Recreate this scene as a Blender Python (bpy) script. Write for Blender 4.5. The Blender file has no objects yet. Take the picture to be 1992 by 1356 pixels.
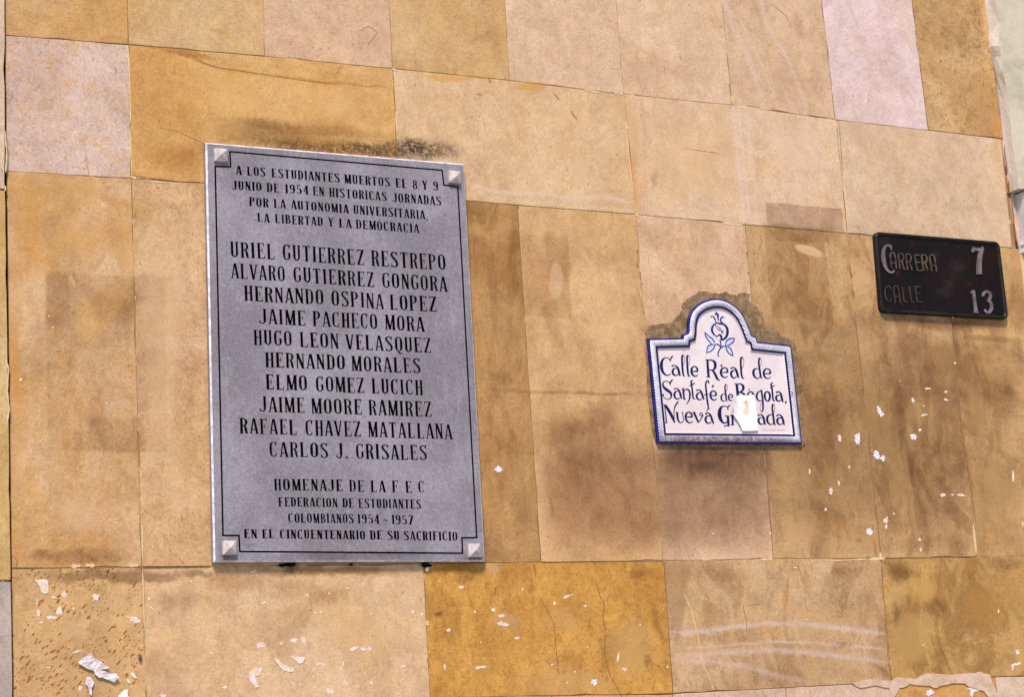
import bpy, bmesh, math, random
from mathutils import Vector, Matrix
from mathutils.geometry import delaunay_2d_cdt
random.seed(7)
scene = bpy.context.scene
COL = scene.collection

# ------------------------------------------------------------------ camera
F = 3898.3 / 1992.0                      # focal length in picture widths
YAW, PITCH, ROLL = 0.475604, 0.208237, -0.065006
EYE = Vector((0, 0, 1.6))
WALL_Y = 3.828
fwd = Vector((math.sin(YAW)*math.cos(PITCH), math.cos(YAW)*math.cos(PITCH), math.sin(PITCH)))
r0 = Vector((math.cos(YAW), -math.sin(YAW), 0)); u0 = r0.cross(fwd)
RIGHT = math.cos(ROLL)*r0 + math.sin(ROLL)*u0
UP = -math.sin(ROLL)*r0 + math.cos(ROLL)*u0
cam = bpy.data.cameras.new('camera'); camo = bpy.data.objects.new('camera', cam); COL.objects.link(camo)
cam.sensor_fit = 'HORIZONTAL'; cam.sensor_width = 36; cam.lens = 36*F; cam.clip_start = 0.05; cam.clip_end = 300
m3 = Matrix((RIGHT, UP, -fwd)).transposed()
camo.matrix_world = Matrix.Translation(EYE) @ m3.to_4x4()
scene.camera = camo

# ------------------------------------------------------------------ light
SUN_EL, SUN_AZ = math.radians(52), math.radians(-30)     # azimuth measured from the street side towards the right
world = bpy.data.worlds.new('World'); scene.world = world; world.use_nodes = True
wn = world.node_tree.nodes; wl = world.node_tree.links
sky = wn.new('ShaderNodeTexSky'); sky.sky_type = 'NISHITA'; sky.sun_disc = False
sky.sun_elevation = SUN_EL; sky.sun_rotation = math.radians(180) - SUN_AZ
sky.air_density = 1.0; sky.dust_density = 4.0; sky.ozone_density = 1.0; sky.altitude = 2600
wl.new(sky.outputs[0], wn['Background'].inputs[0]); wn['Background'].inputs[1].default_value = 0.065
sl = bpy.data.lights.new('sun', 'SUN'); sl.energy = 1.8; sl.angle = math.radians(11); sl.color = (1.0, 0.89, 0.76)
so = bpy.data.objects.new('sun', sl); COL.objects.link(so)
sdir = Vector((math.sin(SUN_AZ)*math.cos(SUN_EL), -math.cos(SUN_AZ)*math.cos(SUN_EL), math.sin(SUN_EL)))
so.rotation_euler = sdir.to_track_quat('Z', 'Y').to_euler(); so.location = (0, 0, 8)
scene.view_settings.view_transform = 'Standard'; scene.view_settings.look = 'None'
scene.view_settings.exposure = 1.49; scene.view_settings.gamma = 1; scene.view_settings.use_curve_mapping = False
KA = 1.22      # brightness a white card would have on this wall

# ------------------------------------------------------------------ helpers
def P(px, py, d=0.0):
    """a point of the photograph (1992 px wide) as a place on the wall, d metres proud of it"""
    a = RIGHT*((px-996)/(F*1992)) + UP*(-(py-678)/(F*1992)) + fwd
    return EYE + a*((WALL_Y-d)/a.y)
def W2(px, py, d=0.0):
    p = P(px, py, d); return p.x, p.z
def s2l(v):
    v /= 255.0
    return v/12.92 if v <= 0.04045 else ((v+0.055)/1.055)**2.4
def alb(c, k=None):
    k = k or KA
    return tuple(min(0.9, s2l(v)/kk) for v, kk in zip(c, (k*1.02, k*1.0, k*0.93))) + (1,)

def link(o, parent=None):
    COL.objects.link(o)
    if parent: o.parent = parent
    return o
def mesh_obj(name, verts, faces, mat, parent=None, mats=None, idx=None):
    me = bpy.data.meshes.new(name); me.from_pydata([tuple(v) for v in verts], [], faces)
    for m in (mats or [mat]): me.materials.append(m)
    if idx:
        for p, i in zip(me.polygons, idx): p.material_index = i
    me.update()
    return link(bpy.data.objects.new(name, me), parent)
def thing(name, label, cat, loc):
    o = bpy.data.objects.new(name, None); COL.objects.link(o); o.location = loc
    o['label'] = label; o['category'] = cat; o.empty_display_size = 0.05
    bpy.context.view_layer.update()
    return o
class MB:
    def __init__(s): s.v = []; s.f = []; s.i = []
    def add(s, vs, fs, mi=0):
        n = len(s.v); s.v += [tuple(v) for v in vs]; s.f += [tuple(a+n for a in f) for f in fs]; s.i += [mi]*len(fs)
    def box(s, x0, x1, y0, y1, z0, z1, mi=0):
        s.add([(x, y, z) for z in (z0, z1) for y in (y0, y1) for x in (x0, x1)],
              [(0,1,3,2)[::-1], (4,5,7,6), (0,1,5,4), (1,3,7,5), (3,2,6,7), (2,0,4,6)], mi)
    def build(s, name, mat, parent=None, mats=None, smooth=False):
        off = parent.matrix_world.translation if parent else Vector((0,0,0))
        o = mesh_obj(name, [Vector(v)-off for v in s.v], s.f, mat, parent, mats, s.i)
        if smooth:
            for p in o.data.polygons: p.use_smooth = True
        return o
def ccw(poly):
    a = sum(poly[i][0]*poly[(i+1)%len(poly)][1]-poly[(i+1)%len(poly)][0]*poly[i][1] for i in range(len(poly)))
    return poly if a > 0 else poly[::-1]
def catmull(pts, n=5, closed=False):
    if len(pts) == 2: return pts
    out = []; N = len(pts)
    rng = range(N if closed else N-1)
    for i in rng:
        p1 = pts[i]; p2 = pts[(i+1) % N]
        p0 = pts[(i-1) % N] if (closed or i > 0) else tuple(2*a-b for a, b in zip(p1, p2))
        p3 = pts[(i+2) % N] if (closed or i+2 < N) else tuple(2*a-b for a, b in zip(p2, p1))
        for k in range(n):
            t = k/n
            out.append(tuple(0.5*((2*b)+(-a+c)*t+(2*a-5*b+4*c-d)*t*t+(-a+3*b-3*c+d)*t**3) for a, b, c, d in zip(p0, p1, p2, p3)))
    if not closed: out.append(pts[-1])
    return out
def ribbon_sides(pts):
    L, R = [], []
    for i, (x, y, w) in enumerate(pts):
        a = pts[max(i-1, 0)]; b = pts[min(i+1, len(pts)-1)]
        dx, dy = b[0]-a[0], b[1]-a[1]; l = math.hypot(dx, dy) or 1
        nx, ny = -dy/l*w/2, dx/l*w/2
        L.append((x+nx, y+ny)); R.append((x-nx, y-ny))
    return L, R

# ------------------------------------------------------------------ shader helpers
class NT:
    def __init__(s, tree): s.t = tree
    def n(s, typ, **kw):
        o = s.t.nodes.new(typ)
        for k, v in kw.items(): setattr(o, k, v)
        return o
    def set(s, sock, v):
        if isinstance(v, bpy.types.NodeSocket): s.t.links.new(v, sock)
        elif v is not None: sock.default_value = v
    def math(s, op, a, b=None, c=None, clamp=False):
        o = s.n('ShaderNodeMath', operation=op, use_clamp=clamp); s.set(o.inputs[0], a)
        if b is not None: s.set(o.inputs[1], b)
        if c is not None: s.set(o.inputs[2], c)
        return o.outputs[0]
    def vec(s, op, a, b=None, scale=None):
        o = s.n('ShaderNodeVectorMath', operation=op); s.set(o.inputs[0], a)
        if b is not None: s.set(o.inputs[1], b)
        if scale is not None: s.set(o.inputs['Scale'], scale)
        return o.outputs['Value'] if op in ('LENGTH', 'DOT_PRODUCT') else o.outputs[0]
    def noise(s, v, scale, detail=4, rough=0.55, dist=0.0, col=False):
        o = s.n('ShaderNodeTexNoise'); s.set(o.inputs['Vector'], v); s.set(o.inputs['Scale'], scale)
        o.inputs['Detail'].default_value = detail; o.inputs['Roughness'].default_value = rough; o.inputs['Distortion'].default_value = dist
        return o.outputs['Color' if col else 'Fac']
    def mr(s, v, a, b, c=0.0, d=1.0, smooth=True):
        o = s.n('ShaderNodeMapRange', interpolation_type='SMOOTHSTEP' if smooth else 'LINEAR')
        s.set(o.inputs[0], v); s.set(o.inputs[1], a); s.set(o.inputs[2], b); s.set(o.inputs[3], c); s.set(o.inputs[4], d)
        return o.outputs[0]
    def mix(s, f, a, b, mode='MIX'):
        o = s.n('ShaderNodeMix', data_type='RGBA', blend_type=mode); s.set(o.inputs[0], f); s.set(o.inputs[6], a); s.set(o.inputs[7], b)
        return o.outputs[2]
def new_mat(name):
    m = bpy.data.materials.new(name); m.use_nodes = True
    t = NT(m.node_tree); b = m.node_tree.nodes['Principled BSDF']
    return m, t, b
def group(name, ins, outs):
    g = bpy.data.node_groups.new(name, 'ShaderNodeTree')
    for n, t, d in ins:
        s = g.interface.new_socket(n, in_out='INPUT', socket_type=t)
        if d is not None: s.default_value = d
    for n, t in outs: g.interface.new_socket(n, in_out='OUTPUT', socket_type=t)
    t = NT(g); gi = t.n('NodeGroupInput'); go = t.n('NodeGroupOutput')
    return g, t, gi, go
FL, CO, VE = 'NodeSocketFloat', 'NodeSocketColor', 'NodeSocketVector'

# stone body: two colours in cloudy beds, veins, flecks and grain
G_STONE, t, gi, go = group('stone_body', [('A', CO, None), ('B', CO, None), ('C', CO, None), ('Seed', VE, None), ('Cloud', FL, 5.0), ('Mottle', FL, 0.4),
    ('Vein', FL, 0.0), ('VeinDir', VE, (0, 0, 1)), ('Fleck', FL, 0.2), ('Drip', FL, 0.0), ('Grime', FL, 0.2), ('Gold', FL, 0.2)], [('Color', CO), ('Height', FL)])
I = gi.outputs
pos = t.vec('ADD', t.n('ShaderNodeNewGeometry').outputs['Position'], I['Seed'])
n1 = t.noise(pos, I['Cloud'], 7, 0.62, 0.8)
c = t.mix(t.mr(n1, 0.38, 0.62), I['A'], I['B'])
n1b = t.noise(pos, 34.0, 6, 0.7, 1.2)
c = t.mix(t.math('MULTIPLY', t.mr(n1b, 0.47, 0.66), I['Mottle']), c, I['C'])
al = t.vec('DOT_PRODUCT', pos, I['VeinDir'])
wob = t.noise(pos, 3.0, 3, 0.5)
vv = t.n('ShaderNodeCombineXYZ'); t.set(vv.inputs[0], t.math('MULTIPLY_ADD', wob, 0.9, t.math('MULTIPLY', al, 6.0)))
vn = t.noise(vv.outputs[0], 4.0, 5, 0.6)
c = t.mix(t.math('MULTIPLY', t.mr(vn, 0.5, 0.62), I['Vein']), c, I['C'])
st = t.n('ShaderNodeMapping'); t.set(st.inputs[0], pos); st.inputs['Scale'].default_value = (1, 1, 0.14)
dn = t.noise(st.outputs[0], 26.0, 5, 0.65)
c = t.mix(t.math('MULTIPLY', t.mr(dn, 0.46, 0.66), I['Drip']), c, t.mix(1.0, c, (0.60, 0.52, 0.45, 1), 'MULTIPLY'))
gst = t.n('ShaderNodeMapping'); t.set(gst.inputs[0], pos); gst.inputs['Scale'].default_value = (1, 1, 0.6)
gn = t.noise(gst.outputs[0], 10.0, 10, 0.70, 0.9)
c = t.mix(t.math('MULTIPLY', t.mr(gn, 0.47, 0.58), I['Grime']), c, t.mix(1.0, c, (0.66, 0.57, 0.50, 1), 'MULTIPLY'))
go2 = t.noise(t.vec('ADD', pos, (1.7, 5.2, 8.8)), 12.0, 9, 0.72, 1.2)
c = t.mix(t.math('MULTIPLY', t.mr(go2, 0.52, 0.60), I['Gold']), c, t.mix(1.0, c, (1.06, 0.94, 0.70, 1), 'MULTIPLY'))
n3 = t.noise(t.vec('ADD', pos, (4.1, 9.2, 2.2)), 13.0, 8, 0.72, 1.0)
v3 = t.math('ADD', 0.86, t.math('MULTIPLY', t.mr(n3, 0.28, 0.70), 0.24)); c3 = t.n('ShaderNodeCombineXYZ')
t.set(c3.inputs[0], v3); t.set(c3.inputs[1], t.math('ADD', t.math('MULTIPLY', v3, 1.12), -0.12)); t.set(c3.inputs[2], t.math('ADD', t.math('MULTIPLY', v3, 1.28), -0.28))
c = t.mix(1.0, c, c3.outputs[0], 'MULTIPLY')
fl = t.noise(pos, 75.0, 3, 0.75, 2.5)
fm = t.math('MULTIPLY', t.mr(fl, 0.58, 0.68), I['Fleck'])
c = t.mix(fm, c, t.mix(1.0, c, (0.50, 0.36, 0.24, 1), 'MULTIPLY'))
vo = t.n('ShaderNodeTexVoronoi', feature='F1'); t.set(vo.inputs['Vector'], t.vec('ADD', pos, t.vec('SCALE', t.noise(pos, 90.0, 2, 0.6, col=True), scale=0.02))); vo.inputs['Scale'].default_value = 62.0
pit = t.math('MULTIPLY', t.mr(vo.outputs['Distance'], 0.06, 0.15, 1.0, 0.0), t.mr(t.noise(pos, 17.0, 3, 0.6), 0.48, 0.60))
c = t.mix(t.math('MULTIPLY', pit, 0.75), c, t.mix(1.0, c, (0.40, 0.28, 0.20, 1), 'MULTIPLY'))
mpp = t.n('ShaderNodeMapping'); t.set(mpp.inputs[0], pos); mpp.inputs['Rotation'].default_value = (0, 0.5, 0); mpp.inputs['Scale'].default_value = (1, 1, 0.22)
scr = t.noise(mpp.outputs[0], 130.0, 2, 0.5, 1.0)
c = t.mix(t.math('MULTIPLY', t.math('MULTIPLY', t.mr(scr, 0.66, 0.72), t.mr(t.noise(pos, 8.0, 2, 0.5), 0.45, 0.6)), 0.5), c, t.mix(1.0, c, (0.55, 0.42, 0.30, 1), 'MULTIPLY'))
fl2 = t.noise(t.vec('ADD', pos, (7.3, 1.1, 2.9)), 60.0, 3, 0.75, 1.5)
c = t.mix(t.math('MULTIPLY', t.mr(fl2, 0.62, 0.72), 0.22), c, t.mix(1.0, c, (1.3, 1.3, 1.35, 1), 'MULTIPLY'))
g1 = t.noise(pos, 420.0, 2, 0.7); g2 = t.noise(pos, 150.0, 3, 0.7)
gg = t.math('ADD', t.math('MULTIPLY', t.math('SUBTRACT', g1, 0.5), 0.75), t.math('MULTIPLY', t.math('SUBTRACT', g2, 0.5), 0.55))
gv = t.math('ADD', gg, 1.0)
cv = t.n('ShaderNodeCombineXYZ')
for k in range(3): t.set(cv.inputs[k], gv)
c = t.mix(1.0, c, cv.outputs[0], 'MULTIPLY')
t.set(go.inputs['Color'], c)
t.set(go.inputs['Height'], t.math('ADD', t.math('ADD', g1, t.math('MULTIPLY', g2, 1.5)), t.math('SUBTRACT', t.math('MULTIPLY', n1b, 2.0), t.math('MULTIPLY', fm, 2.0))))

# ragged coordinates shared by every mark on the stone
G_WARP, t, gi, go = group('ragged_position', [], [('Vector', VE), ('Break', FL), ('Fine', FL), ('Streak', FL)])
ps = t.n('ShaderNodeNewGeometry').outputs['Position']
w1 = t.vec('SCALE', t.vec('SUBTRACT', t.noise(ps, 9.0, 4, 0.6, col=True), (0.5, 0.5, 0.5)), scale=0.055)
w2 = t.vec('SCALE', t.vec('SUBTRACT', t.noise(ps, 70.0, 3, 0.6, col=True), (0.5, 0.5, 0.5)), scale=0.012)
t.set(go.inputs[0], t.vec('ADD', w1, w2))
t.set(go.inputs[1], t.noise(ps, 22.0, 6, 0.72, 0.6))
t.set(go.inputs[2], t.noise(ps, 120.0, 4, 0.75, 0.8))
mp = t.n('ShaderNodeMapping'); t.set(mp.inputs[0], ps); mp.inputs['Scale'].default_value = (1, 1, 0.16)
t.set(go.inputs[3], t.math('ADD', t.math('MULTIPLY', t.noise(mp.outputs[0], 42.0, 6, 0.7, 0.4), 0.35), t.math('MULTIPLY', t.noise(ps, 15.0, 8, 0.78, 0.8), 0.65)))
# one mark: a soft box or ellipse on the wall
G_MARK, t, gi, go = group('mark', [('Color', CO, None), ('Warp', VE, None), ('Break', FL, 0.5), ('Centre', VE, None), ('Size', VE, (1, 1, 1)), ('Cos', FL, 1.0), ('Sin', FL, 0.0),
    ('Round', FL, 1.0), ('Soft', FL, 0.5), ('Amount', FL, 0.5), ('Rag', FL, 0.5), ('WarpAmt', FL, 1.0), ('Tint', CO, None), ('Paint', FL, 0.0)], [('Color', CO)])
I = gi.outputs
p = t.vec('ADD', t.n('ShaderNodeNewGeometry').outputs['Position'], t.vec('SCALE', I['Warp'], scale=I['WarpAmt']))
p = t.vec('SUBTRACT', p, I['Centre']); sp = t.n('ShaderNodeSeparateXYZ'); t.set(sp.inputs[0], p)
X, Z = sp.outputs[0], sp.outputs[2]
u = t.math('ADD', t.math('MULTIPLY', X, I['Cos']), t.math('MULTIPLY', Z, I['Sin']))
v = t.math('SUBTRACT', t.math('MULTIPLY', Z, I['Cos']), t.math('MULTIPLY', X, I['Sin']))
ss = t.n('ShaderNodeSeparateXYZ'); t.set(ss.inputs[0], I['Size'])
qu = t.math('ABSOLUTE', t.math('DIVIDE', u, ss.outputs[0])); qv = t.math('ABSOLUTE', t.math('DIVIDE', v, ss.outputs[2]))
ln = t.math('SQRT', t.math('ADD', t.math('MULTIPLY', qu, qu), t.math('MULTIPLY', qv, qv)))
mx = t.math('MAXIMUM', qu, qv)
d = t.math('ADD', t.math('MULTIPLY', ln, I['Round']), t.math('MULTIPLY', mx, t.math('SUBTRACT', 1.0, I['Round'])))
mk = t.mr(d, t.math('SUBTRACT', 1.0, I['Soft']), 1.0, 1.0, 0.0)
br = t.math('ADD', t.math('MULTIPLY', t.mr(I['Break'], 0.32, 0.60), I['Rag']), t.math('SUBTRACT', 1.0, I['Rag']))
mk = t.math('MULTIPLY', t.math('MULTIPLY', mk, br), I['Amount'], clamp=True)
mul = t.mix(1.0, I['Color'], I['Tint'], 'MULTIPLY')
tgt = t.mix(I['Paint'], mul, I['Tint'])
t.set(go.inputs[0], t.mix(mk, I['Color'], tgt))

MARKS = []
def mark(cx, cy, hx, hy, tint, amt=0.5, soft=0.6, round_=1.0, rag=0.5, rot=0.0, paint=0, warp=1.0, fine=0):
    """a stain or painted shadow on the stone; place and half size in photograph pixels, tint as a multiplier (paint=0) or a colour (paint=1)"""
    if not paint and not fine and 430 < cy < 1092 and cx > 930 and hy > 8: fine = 2; rag = min(1, rag+0.1); amt *= 0.8; tint = (tint[0], min(tint[0], tint[1]*(1.04 if cx > 1500 else 1.0)), tint[2])
    c = P(cx, cy); ax = abs(P(cx+hx, cy).x-P(cx-hx, cy).x)/2; az = abs(P(cx, cy+hy).z-P(cx, cy-hy).z)/2
    MARKS.append(dict(c=c, s=(ax, 1, az), rot=math.radians(rot), tint=(alb(tint) if paint else tuple(tint)+(1,)), amt=(amt if paint else min(1.0, amt*1.25)), soft=soft, round=round_, rag=rag, paint=paint, warp=warp, fine=fine))

G_BAND, t, gi, go = group('band', [('Color', CO, None), ('Dist', FL, None), ('Break', FL, 0.5), ('Amount', FL, 0.5), ('Rag', FL, 0.4), ('Tint', CO, None), ('Paint', FL, 1.0)], [('Color', CO)])
I = gi.outputs
mk = t.mr(I['Dist'], 0.0, 1.15, 1.0, 0.0)
br = t.math('ADD', t.math('MULTIPLY', t.mr(I['Break'], 0.32, 0.60), I['Rag']), t.math('SUBTRACT', 1.0, I['Rag']))
mk = t.math('MULTIPLY', t.math('MULTIPLY', mk, br), I['Amount'], clamp=True)
t.set(go.inputs[0], t.mix(mk, I['Color'], t.mix(I['Paint'], t.mix(1.0, I['Color'], I['Tint'], 'MULTIPLY'), I['Tint'])))
BANDS = []
def band(pts, w, tint, amt=0.6, rag=0.35, paint=1, warp=0.35):
    """a bed or vein running through the stone along a polyline (photograph pixels), half width w pixels"""
    q = [W2(*p) for p in pts]; hor = abs(q[-1][0]-q[0][0]) > abs(q[-1][1]-q[0][1])
    if not hor: q = [(z, x) for x, z in q]
    q.sort()
    BANDS.append(dict(q=q, hor=hor, w=w*0.00125, tint=(alb(tint) if paint else tuple(tint)+(1,)), amt=amt*(.8 if paint else 1), rag=rag+.2, paint=paint, warp=warp))
def apply_bands(t, c, box, wg):
    for B in BANDS:
        q = B['q']; a0, a1 = q[0][0], q[-1][0]; b0, b1 = min(p[1] for p in q), max(p[1] for p in q)
        X = (a0, a1, b0, b1) if B['hor'] else (b0, b1, a0, a1)
        if X[1] < box[0]-.01 or X[0] > box[1]+.01 or X[3] < box[2]-.02 or X[2] > box[3]+.02: continue
        ps = t.vec('ADD', t.n('ShaderNodeNewGeometry').outputs['Position'], t.vec('SCALE', wg.outputs[0], scale=B['warp']))
        sp = t.n('ShaderNodeSeparateXYZ'); t.set(sp.inputs[0], ps)
        u, v = (sp.outputs[0], sp.outputs[2]) if B['hor'] else (sp.outputs[2], sp.outputs[0])
        un = t.math('DIVIDE', t.math('SUBTRACT', u, a0), a1-a0)
        fc = t.n('ShaderNodeFloatCurve'); cu = fc.mapping.curves[0]; span = (b1-b0) or 1e-4
        P_ = [((p[0]-a0)/(a1-a0), (p[1]-b0)/span) for p in q]
        cu.points[0].location = P_[0]; cu.points[1].location = P_[-1]
        for p in P_[1:-1]: cu.points.new(*p)
        fc.mapping.update(); t.set(fc.inputs['Value'], t.math('MULTIPLY', un, 1.0, clamp=True))
        val = t.math('MULTIPLY_ADD', fc.outputs[0], span, b0)
        d = t.math('DIVIDE', t.math('ABSOLUTE', t.math('SUBTRACT', v, val)), B['w'])
        e = t.math('ABSOLUTE', t.math('SUBTRACT', un, 0.5))
        d = t.math('ADD', t.math('ADD', d, t.mr(e, 0.42, 0.52, 0.0, 1.0)), t.math('MULTIPLY', t.math('SUBTRACT', wg.outputs[2], 0.5), 2.6))
        g = t.n('ShaderNodeGroup'); g.node_tree = G_BAND
        t.set(g.inputs['Color'], c); t.set(g.inputs['Dist'], d); t.set(g.inputs['Break'], wg.outputs[1]); g.inputs['Amount'].default_value = B['amt']; g.inputs['Rag'].default_value = B['rag']
        g.inputs['Tint'].default_value = B['tint']; g.inputs['Paint'].default_value = B['paint']
        c = g.outputs[0]
    return c
LIL = (216, 190, 180)
band([(1296,1224),(1350,1232),(1400,1226),(1450,1218),(1500,1214),(1550,1214),(1600,1218),(1660,1226),(1728,1234)], 7, LIL, .8)
band([(1300,1255),(1350,1261),(1400,1258),(1450,1253),(1550,1251),(1650,1258),(1732,1264)], 4, LIL, .65)
band([(1302,1266),(1370,1268),(1430,1260),(1510,1262)], 6, (208,152,84), .6)
band([(1300,1269),(1340,1275),(1400,1271),(1480,1268),(1580,1272),(1660,1282),(1735,1291)], 8, LIL, .7)
band([(1300,1284),(1360,1287),(1410,1292),(1460,1300),(1520,1318),(1570,1327)], 8, LIL, .6)
band([(1404,-10),(1425,45),(1450,100),(1472,160),(1490,220)], 11, (224,198,184), .5)
band([(1478,-10),(1500,60),(1530,110),(1555,170),(1572,232)], 9, (224,198,184), .42)
band([(1436,30),(1470,100),(1500,170),(1518,222)], 5, (224,198,186), .5)
band([(1550,-10),(1575,80),(1600,160)], 11, (222,184,146), .5)
band([(1424,195),(1432,260),(1438,330),(1447,440)], 8, (226,198,186), .65)
band([(1436,197),(1446,300),(1457,440)], 5, (226,198,184), .65)
band([(1454,205),(1462,300),(1473,440)], 5, (226,196,178), .4)
band([(1560,216),(1600,250),(1632,284)], 7, (224,194,170), .5)
band([(1220,180),(1228,250),(1236,330),(1248,424)], 22, (212,158,92), .65)
band([(1250,190),(1254,300),(1262,420)], 4, (204,150,86), .5)
band([(905,352),(960,372),(1010,376),(1060,376),(1100,384),(1160,384),(1236,393)], 8, (226,196,174), .65)
band([(930,386),(1100,399),(1238,410)], 7, (224,192,168), .35)
band([(252,84),(320,97),(370,107),(400,122),(440,132),(520,144),(600,155),(764,170)], 4, (.62,.48,.32), .65, paint=0)
band([(300,92),(350,97),(400,112),(450,122)], 12, (.80,.68,.48), .5, paint=0)
band([(10,358),(60,372),(110,366),(160,368),(210,385),(256,398),(290,420),(330,450),(352,485)], 9, (200,142,66), .6)
band([(14,385),(60,392),(120,384),(170,392),(215,412),(256,440)], 6, (204,150,78), .4)
band([(18,440),(30,500),(36,600),(30,700),(40,800),(30,900)], 16, (198,140,62), .45)
band([(380,290),(470,268),(560,256),(660,262),(760,278)], 4, (.7,.6,.5), .35, paint=0)
DIRT = (0.52, 0.44, 0.38); SOOT = (0.30, 0.27, 0.26); BRWN = (0.66, 0.54, 0.43); GREY = (0.70, 0.68, 0.70); RUST = (0.60, 0.36, 0.22)
# smoky band and soot over the memorial plaque
mark(560, 246, 190, 24, DIRT, 0.62, 0.9, 1, 0.25)
mark(520, 238, 110, 13, DIRT, 0.45, 0.9, 1, 0.2)
mark(690, 256, 110, 16, DIRT, 0.4, 0.9, 1, 0.2)
mark(560, 268, 200, 20, (0.74, 0.72, 0.66), 0.6, 0.6, 0.5, 0.4)
mark(380, 292, 40, 34, DIRT, 0.45, 0.9, 1, 0.3)
mark(640, 285, 240, 22, SOOT, 0.8, 0.75, 0.5, 0.85, fine=1)
mark(760, 292, 120, 26, SOOT, 0.7, 0.8, 0.6, 0.8, fine=1)
mark(520, 256, 120, 24, (0.72, 0.68, 0.60), 0.5, 0.9, 1, 0.3)
mark(835, 292, 80, 26, SOOT, 0.95, 0.7, 0.8, 0.95, fine=1)
mark(800, 285, 45, 20, SOOT, 0.8, 0.8, 0.8, 0.9, fine=1)
mark(925, 330, 34, 40, DIRT, 0.35, 0.9, 1, 0.8, fine=1)
mark(340, 310, 60, 40, BRWN, 0.5, 0.7, 1, 0.5)
# glue ghost of a poster at the left
mark(208, 705, 118, 176, (0.84, 0.80, 0.76), 0.7, 0.04, 0, 0.1, warp=0.12)
mark(115, 585, 26, 60, (0.76, 0.72, 0.72), 0.65, 0.3, 0, 0.4, warp=0.3)
mark(288, 565, 38, 34, (0.74, 0.70, 0.68), 0.65, 0.3, 0, 0.4, warp=0.3)
mark(225, 845, 62, 40, (0.76, 0.70, 0.62), 0.65, 0.3, 0, 0.4, warp=0.4)
mark(240, 620, 30, 44, GREY, 0.6, 0.6, 1, 0.5)
mark(290, 690, 26, 40, (0.72, 0.66, 0.60), 0.5, 0.6, 1, 0.5)
mark(300, 745, 24, 30, (0.72, 0.66, 0.60), 0.5, 0.6, 1, 0.5)
mark(175, 640, 30, 70, (212, 160, 84), 0.5, 0.7, 1, 0.4, paint=1)
mark(60, 440, 34, 90, (205, 146, 62), 0.6, 0.7, 1, 0.5, paint=1)
mark(28, 700, 22, 120, (196, 136, 58), 0.6, 0.6, 1, 0.4, paint=1)
mark(150, 470, 90, 40, (208, 155, 80), 0.4, 0.7, 1, 0.5, paint=1)
mark(245, 480, 30, 60, (205, 150, 78), 0.5, 0.5, 1, 0.3, paint=1)
mark(150, 1000, 70, 60, (222, 182, 142), 0.5, 0.8, 1, 0.5, paint=1)
mark(320, 690, 60, 330, (214, 174, 128), 0.55, 0.6, 0.4, 0.3, paint=1)
mark(360, 760, 36, 200, (0.74, 0.60, 0.50), 0.5, 0.7, 0.8, 0.95, fine=1)
mark(60, 345, 100, 16, (200, 150, 80), 0.5, 0.8, 1, 0.4, paint=1)
mark(165, 1088, 110, 24, DIRT, 0.75, 0.8, 0.8, 0.45)
mark(75, 1085, 40, 14, DIRT, 0.6, 0.8, 1, 0.4)
mark(230, 1120, 200, 14, (0.50, 0.44, 0.42), 0.85, 0.6, 0.4, 0.35)
mark(390, 1118, 40, 8, (0.45, 0.40, 0.38), 0.7, 0.6, 0.4, 0.3)
mark(350, 1170, 70, 40, (0.66, 0.60, 0.58), 0.55, 0.8, 1, 0.5)
mark(300, 1300, 50, 60, (0.80, 0.72, 0.70), 0.5, 0.8, 1, 0.6)
mark(560, 1105, 24, 20, SOOT, 0.65, 0.9, 1, 0.3)
mark(600, 1150, 120, 30, (0.70, 0.62, 0.55), 0.5, 0.8, 1, 0.6)
mark(470, 1135, 130, 26, (0.72, 0.62, 0.56), 0.6, 0.8, 1, 0.5)
mark(640, 1112, 200, 12, (0.62, 0.44, 0.28), 0.7, 0.7, 0.3, 0.3)  # brown shadow beneath the plaque, painted into the stone colour
mark(880, 1112, 80, 14, (0.66, 0.50, 0.36), 0.6, 0.8, 0.3, 0.4)  # same painted shadow under the plaque's right end
mark(700, 1230, 100, 70, (226, 178, 120), 0.5, 0.8, 1, 0.4, paint=1)
mark(640, 1165, 60, 26, (0.76, 0.66, 0.56), 0.6, 0.8, 1, 0.5)
mark(900, 1128, 34, 16, DIRT, 0.7, 0.8, 1, 0.4)
mark(855, 1190, 14, 10, SOOT, 0.7, 0.8, 1, 0.3)
mark(1240, 1115, 26, 18, (0.62, 0.54, 0.50), 0.7, 0.8, 1, 0.4)
mark(958, 1110, 20, 14, (196, 158, 118), 0.6, 0.6, 1, 0.4, paint=1)
mark(985, 1205, 34, 22, (190, 150, 108), 0.5, 0.7, 1, 0.5, paint=1)
mark(1090, 1210, 60, 30, (196, 150, 92), 0.5, 0.7, 1, 0.5, paint=1)
mark(1230, 1260, 60, 80, (190, 150, 92), 0.6, 0.6, 1, 0.4, paint=1)
mark(1090, 1330, 120, 40, (204, 160, 98), 0.55, 0.7, 1, 0.4, paint=1)
mark(1280, 1210, 10, 60, DIRT, 0.4, 0.7, 1, 0.6, rot=18)
mark(1262, 1290, 14, 24, SOOT, 0.6, 0.8, 1, 0.9, fine=1)
mark(1225, 1350, 8, 6, SOOT, 0.7, 0.8, 1, 0.2)
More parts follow.
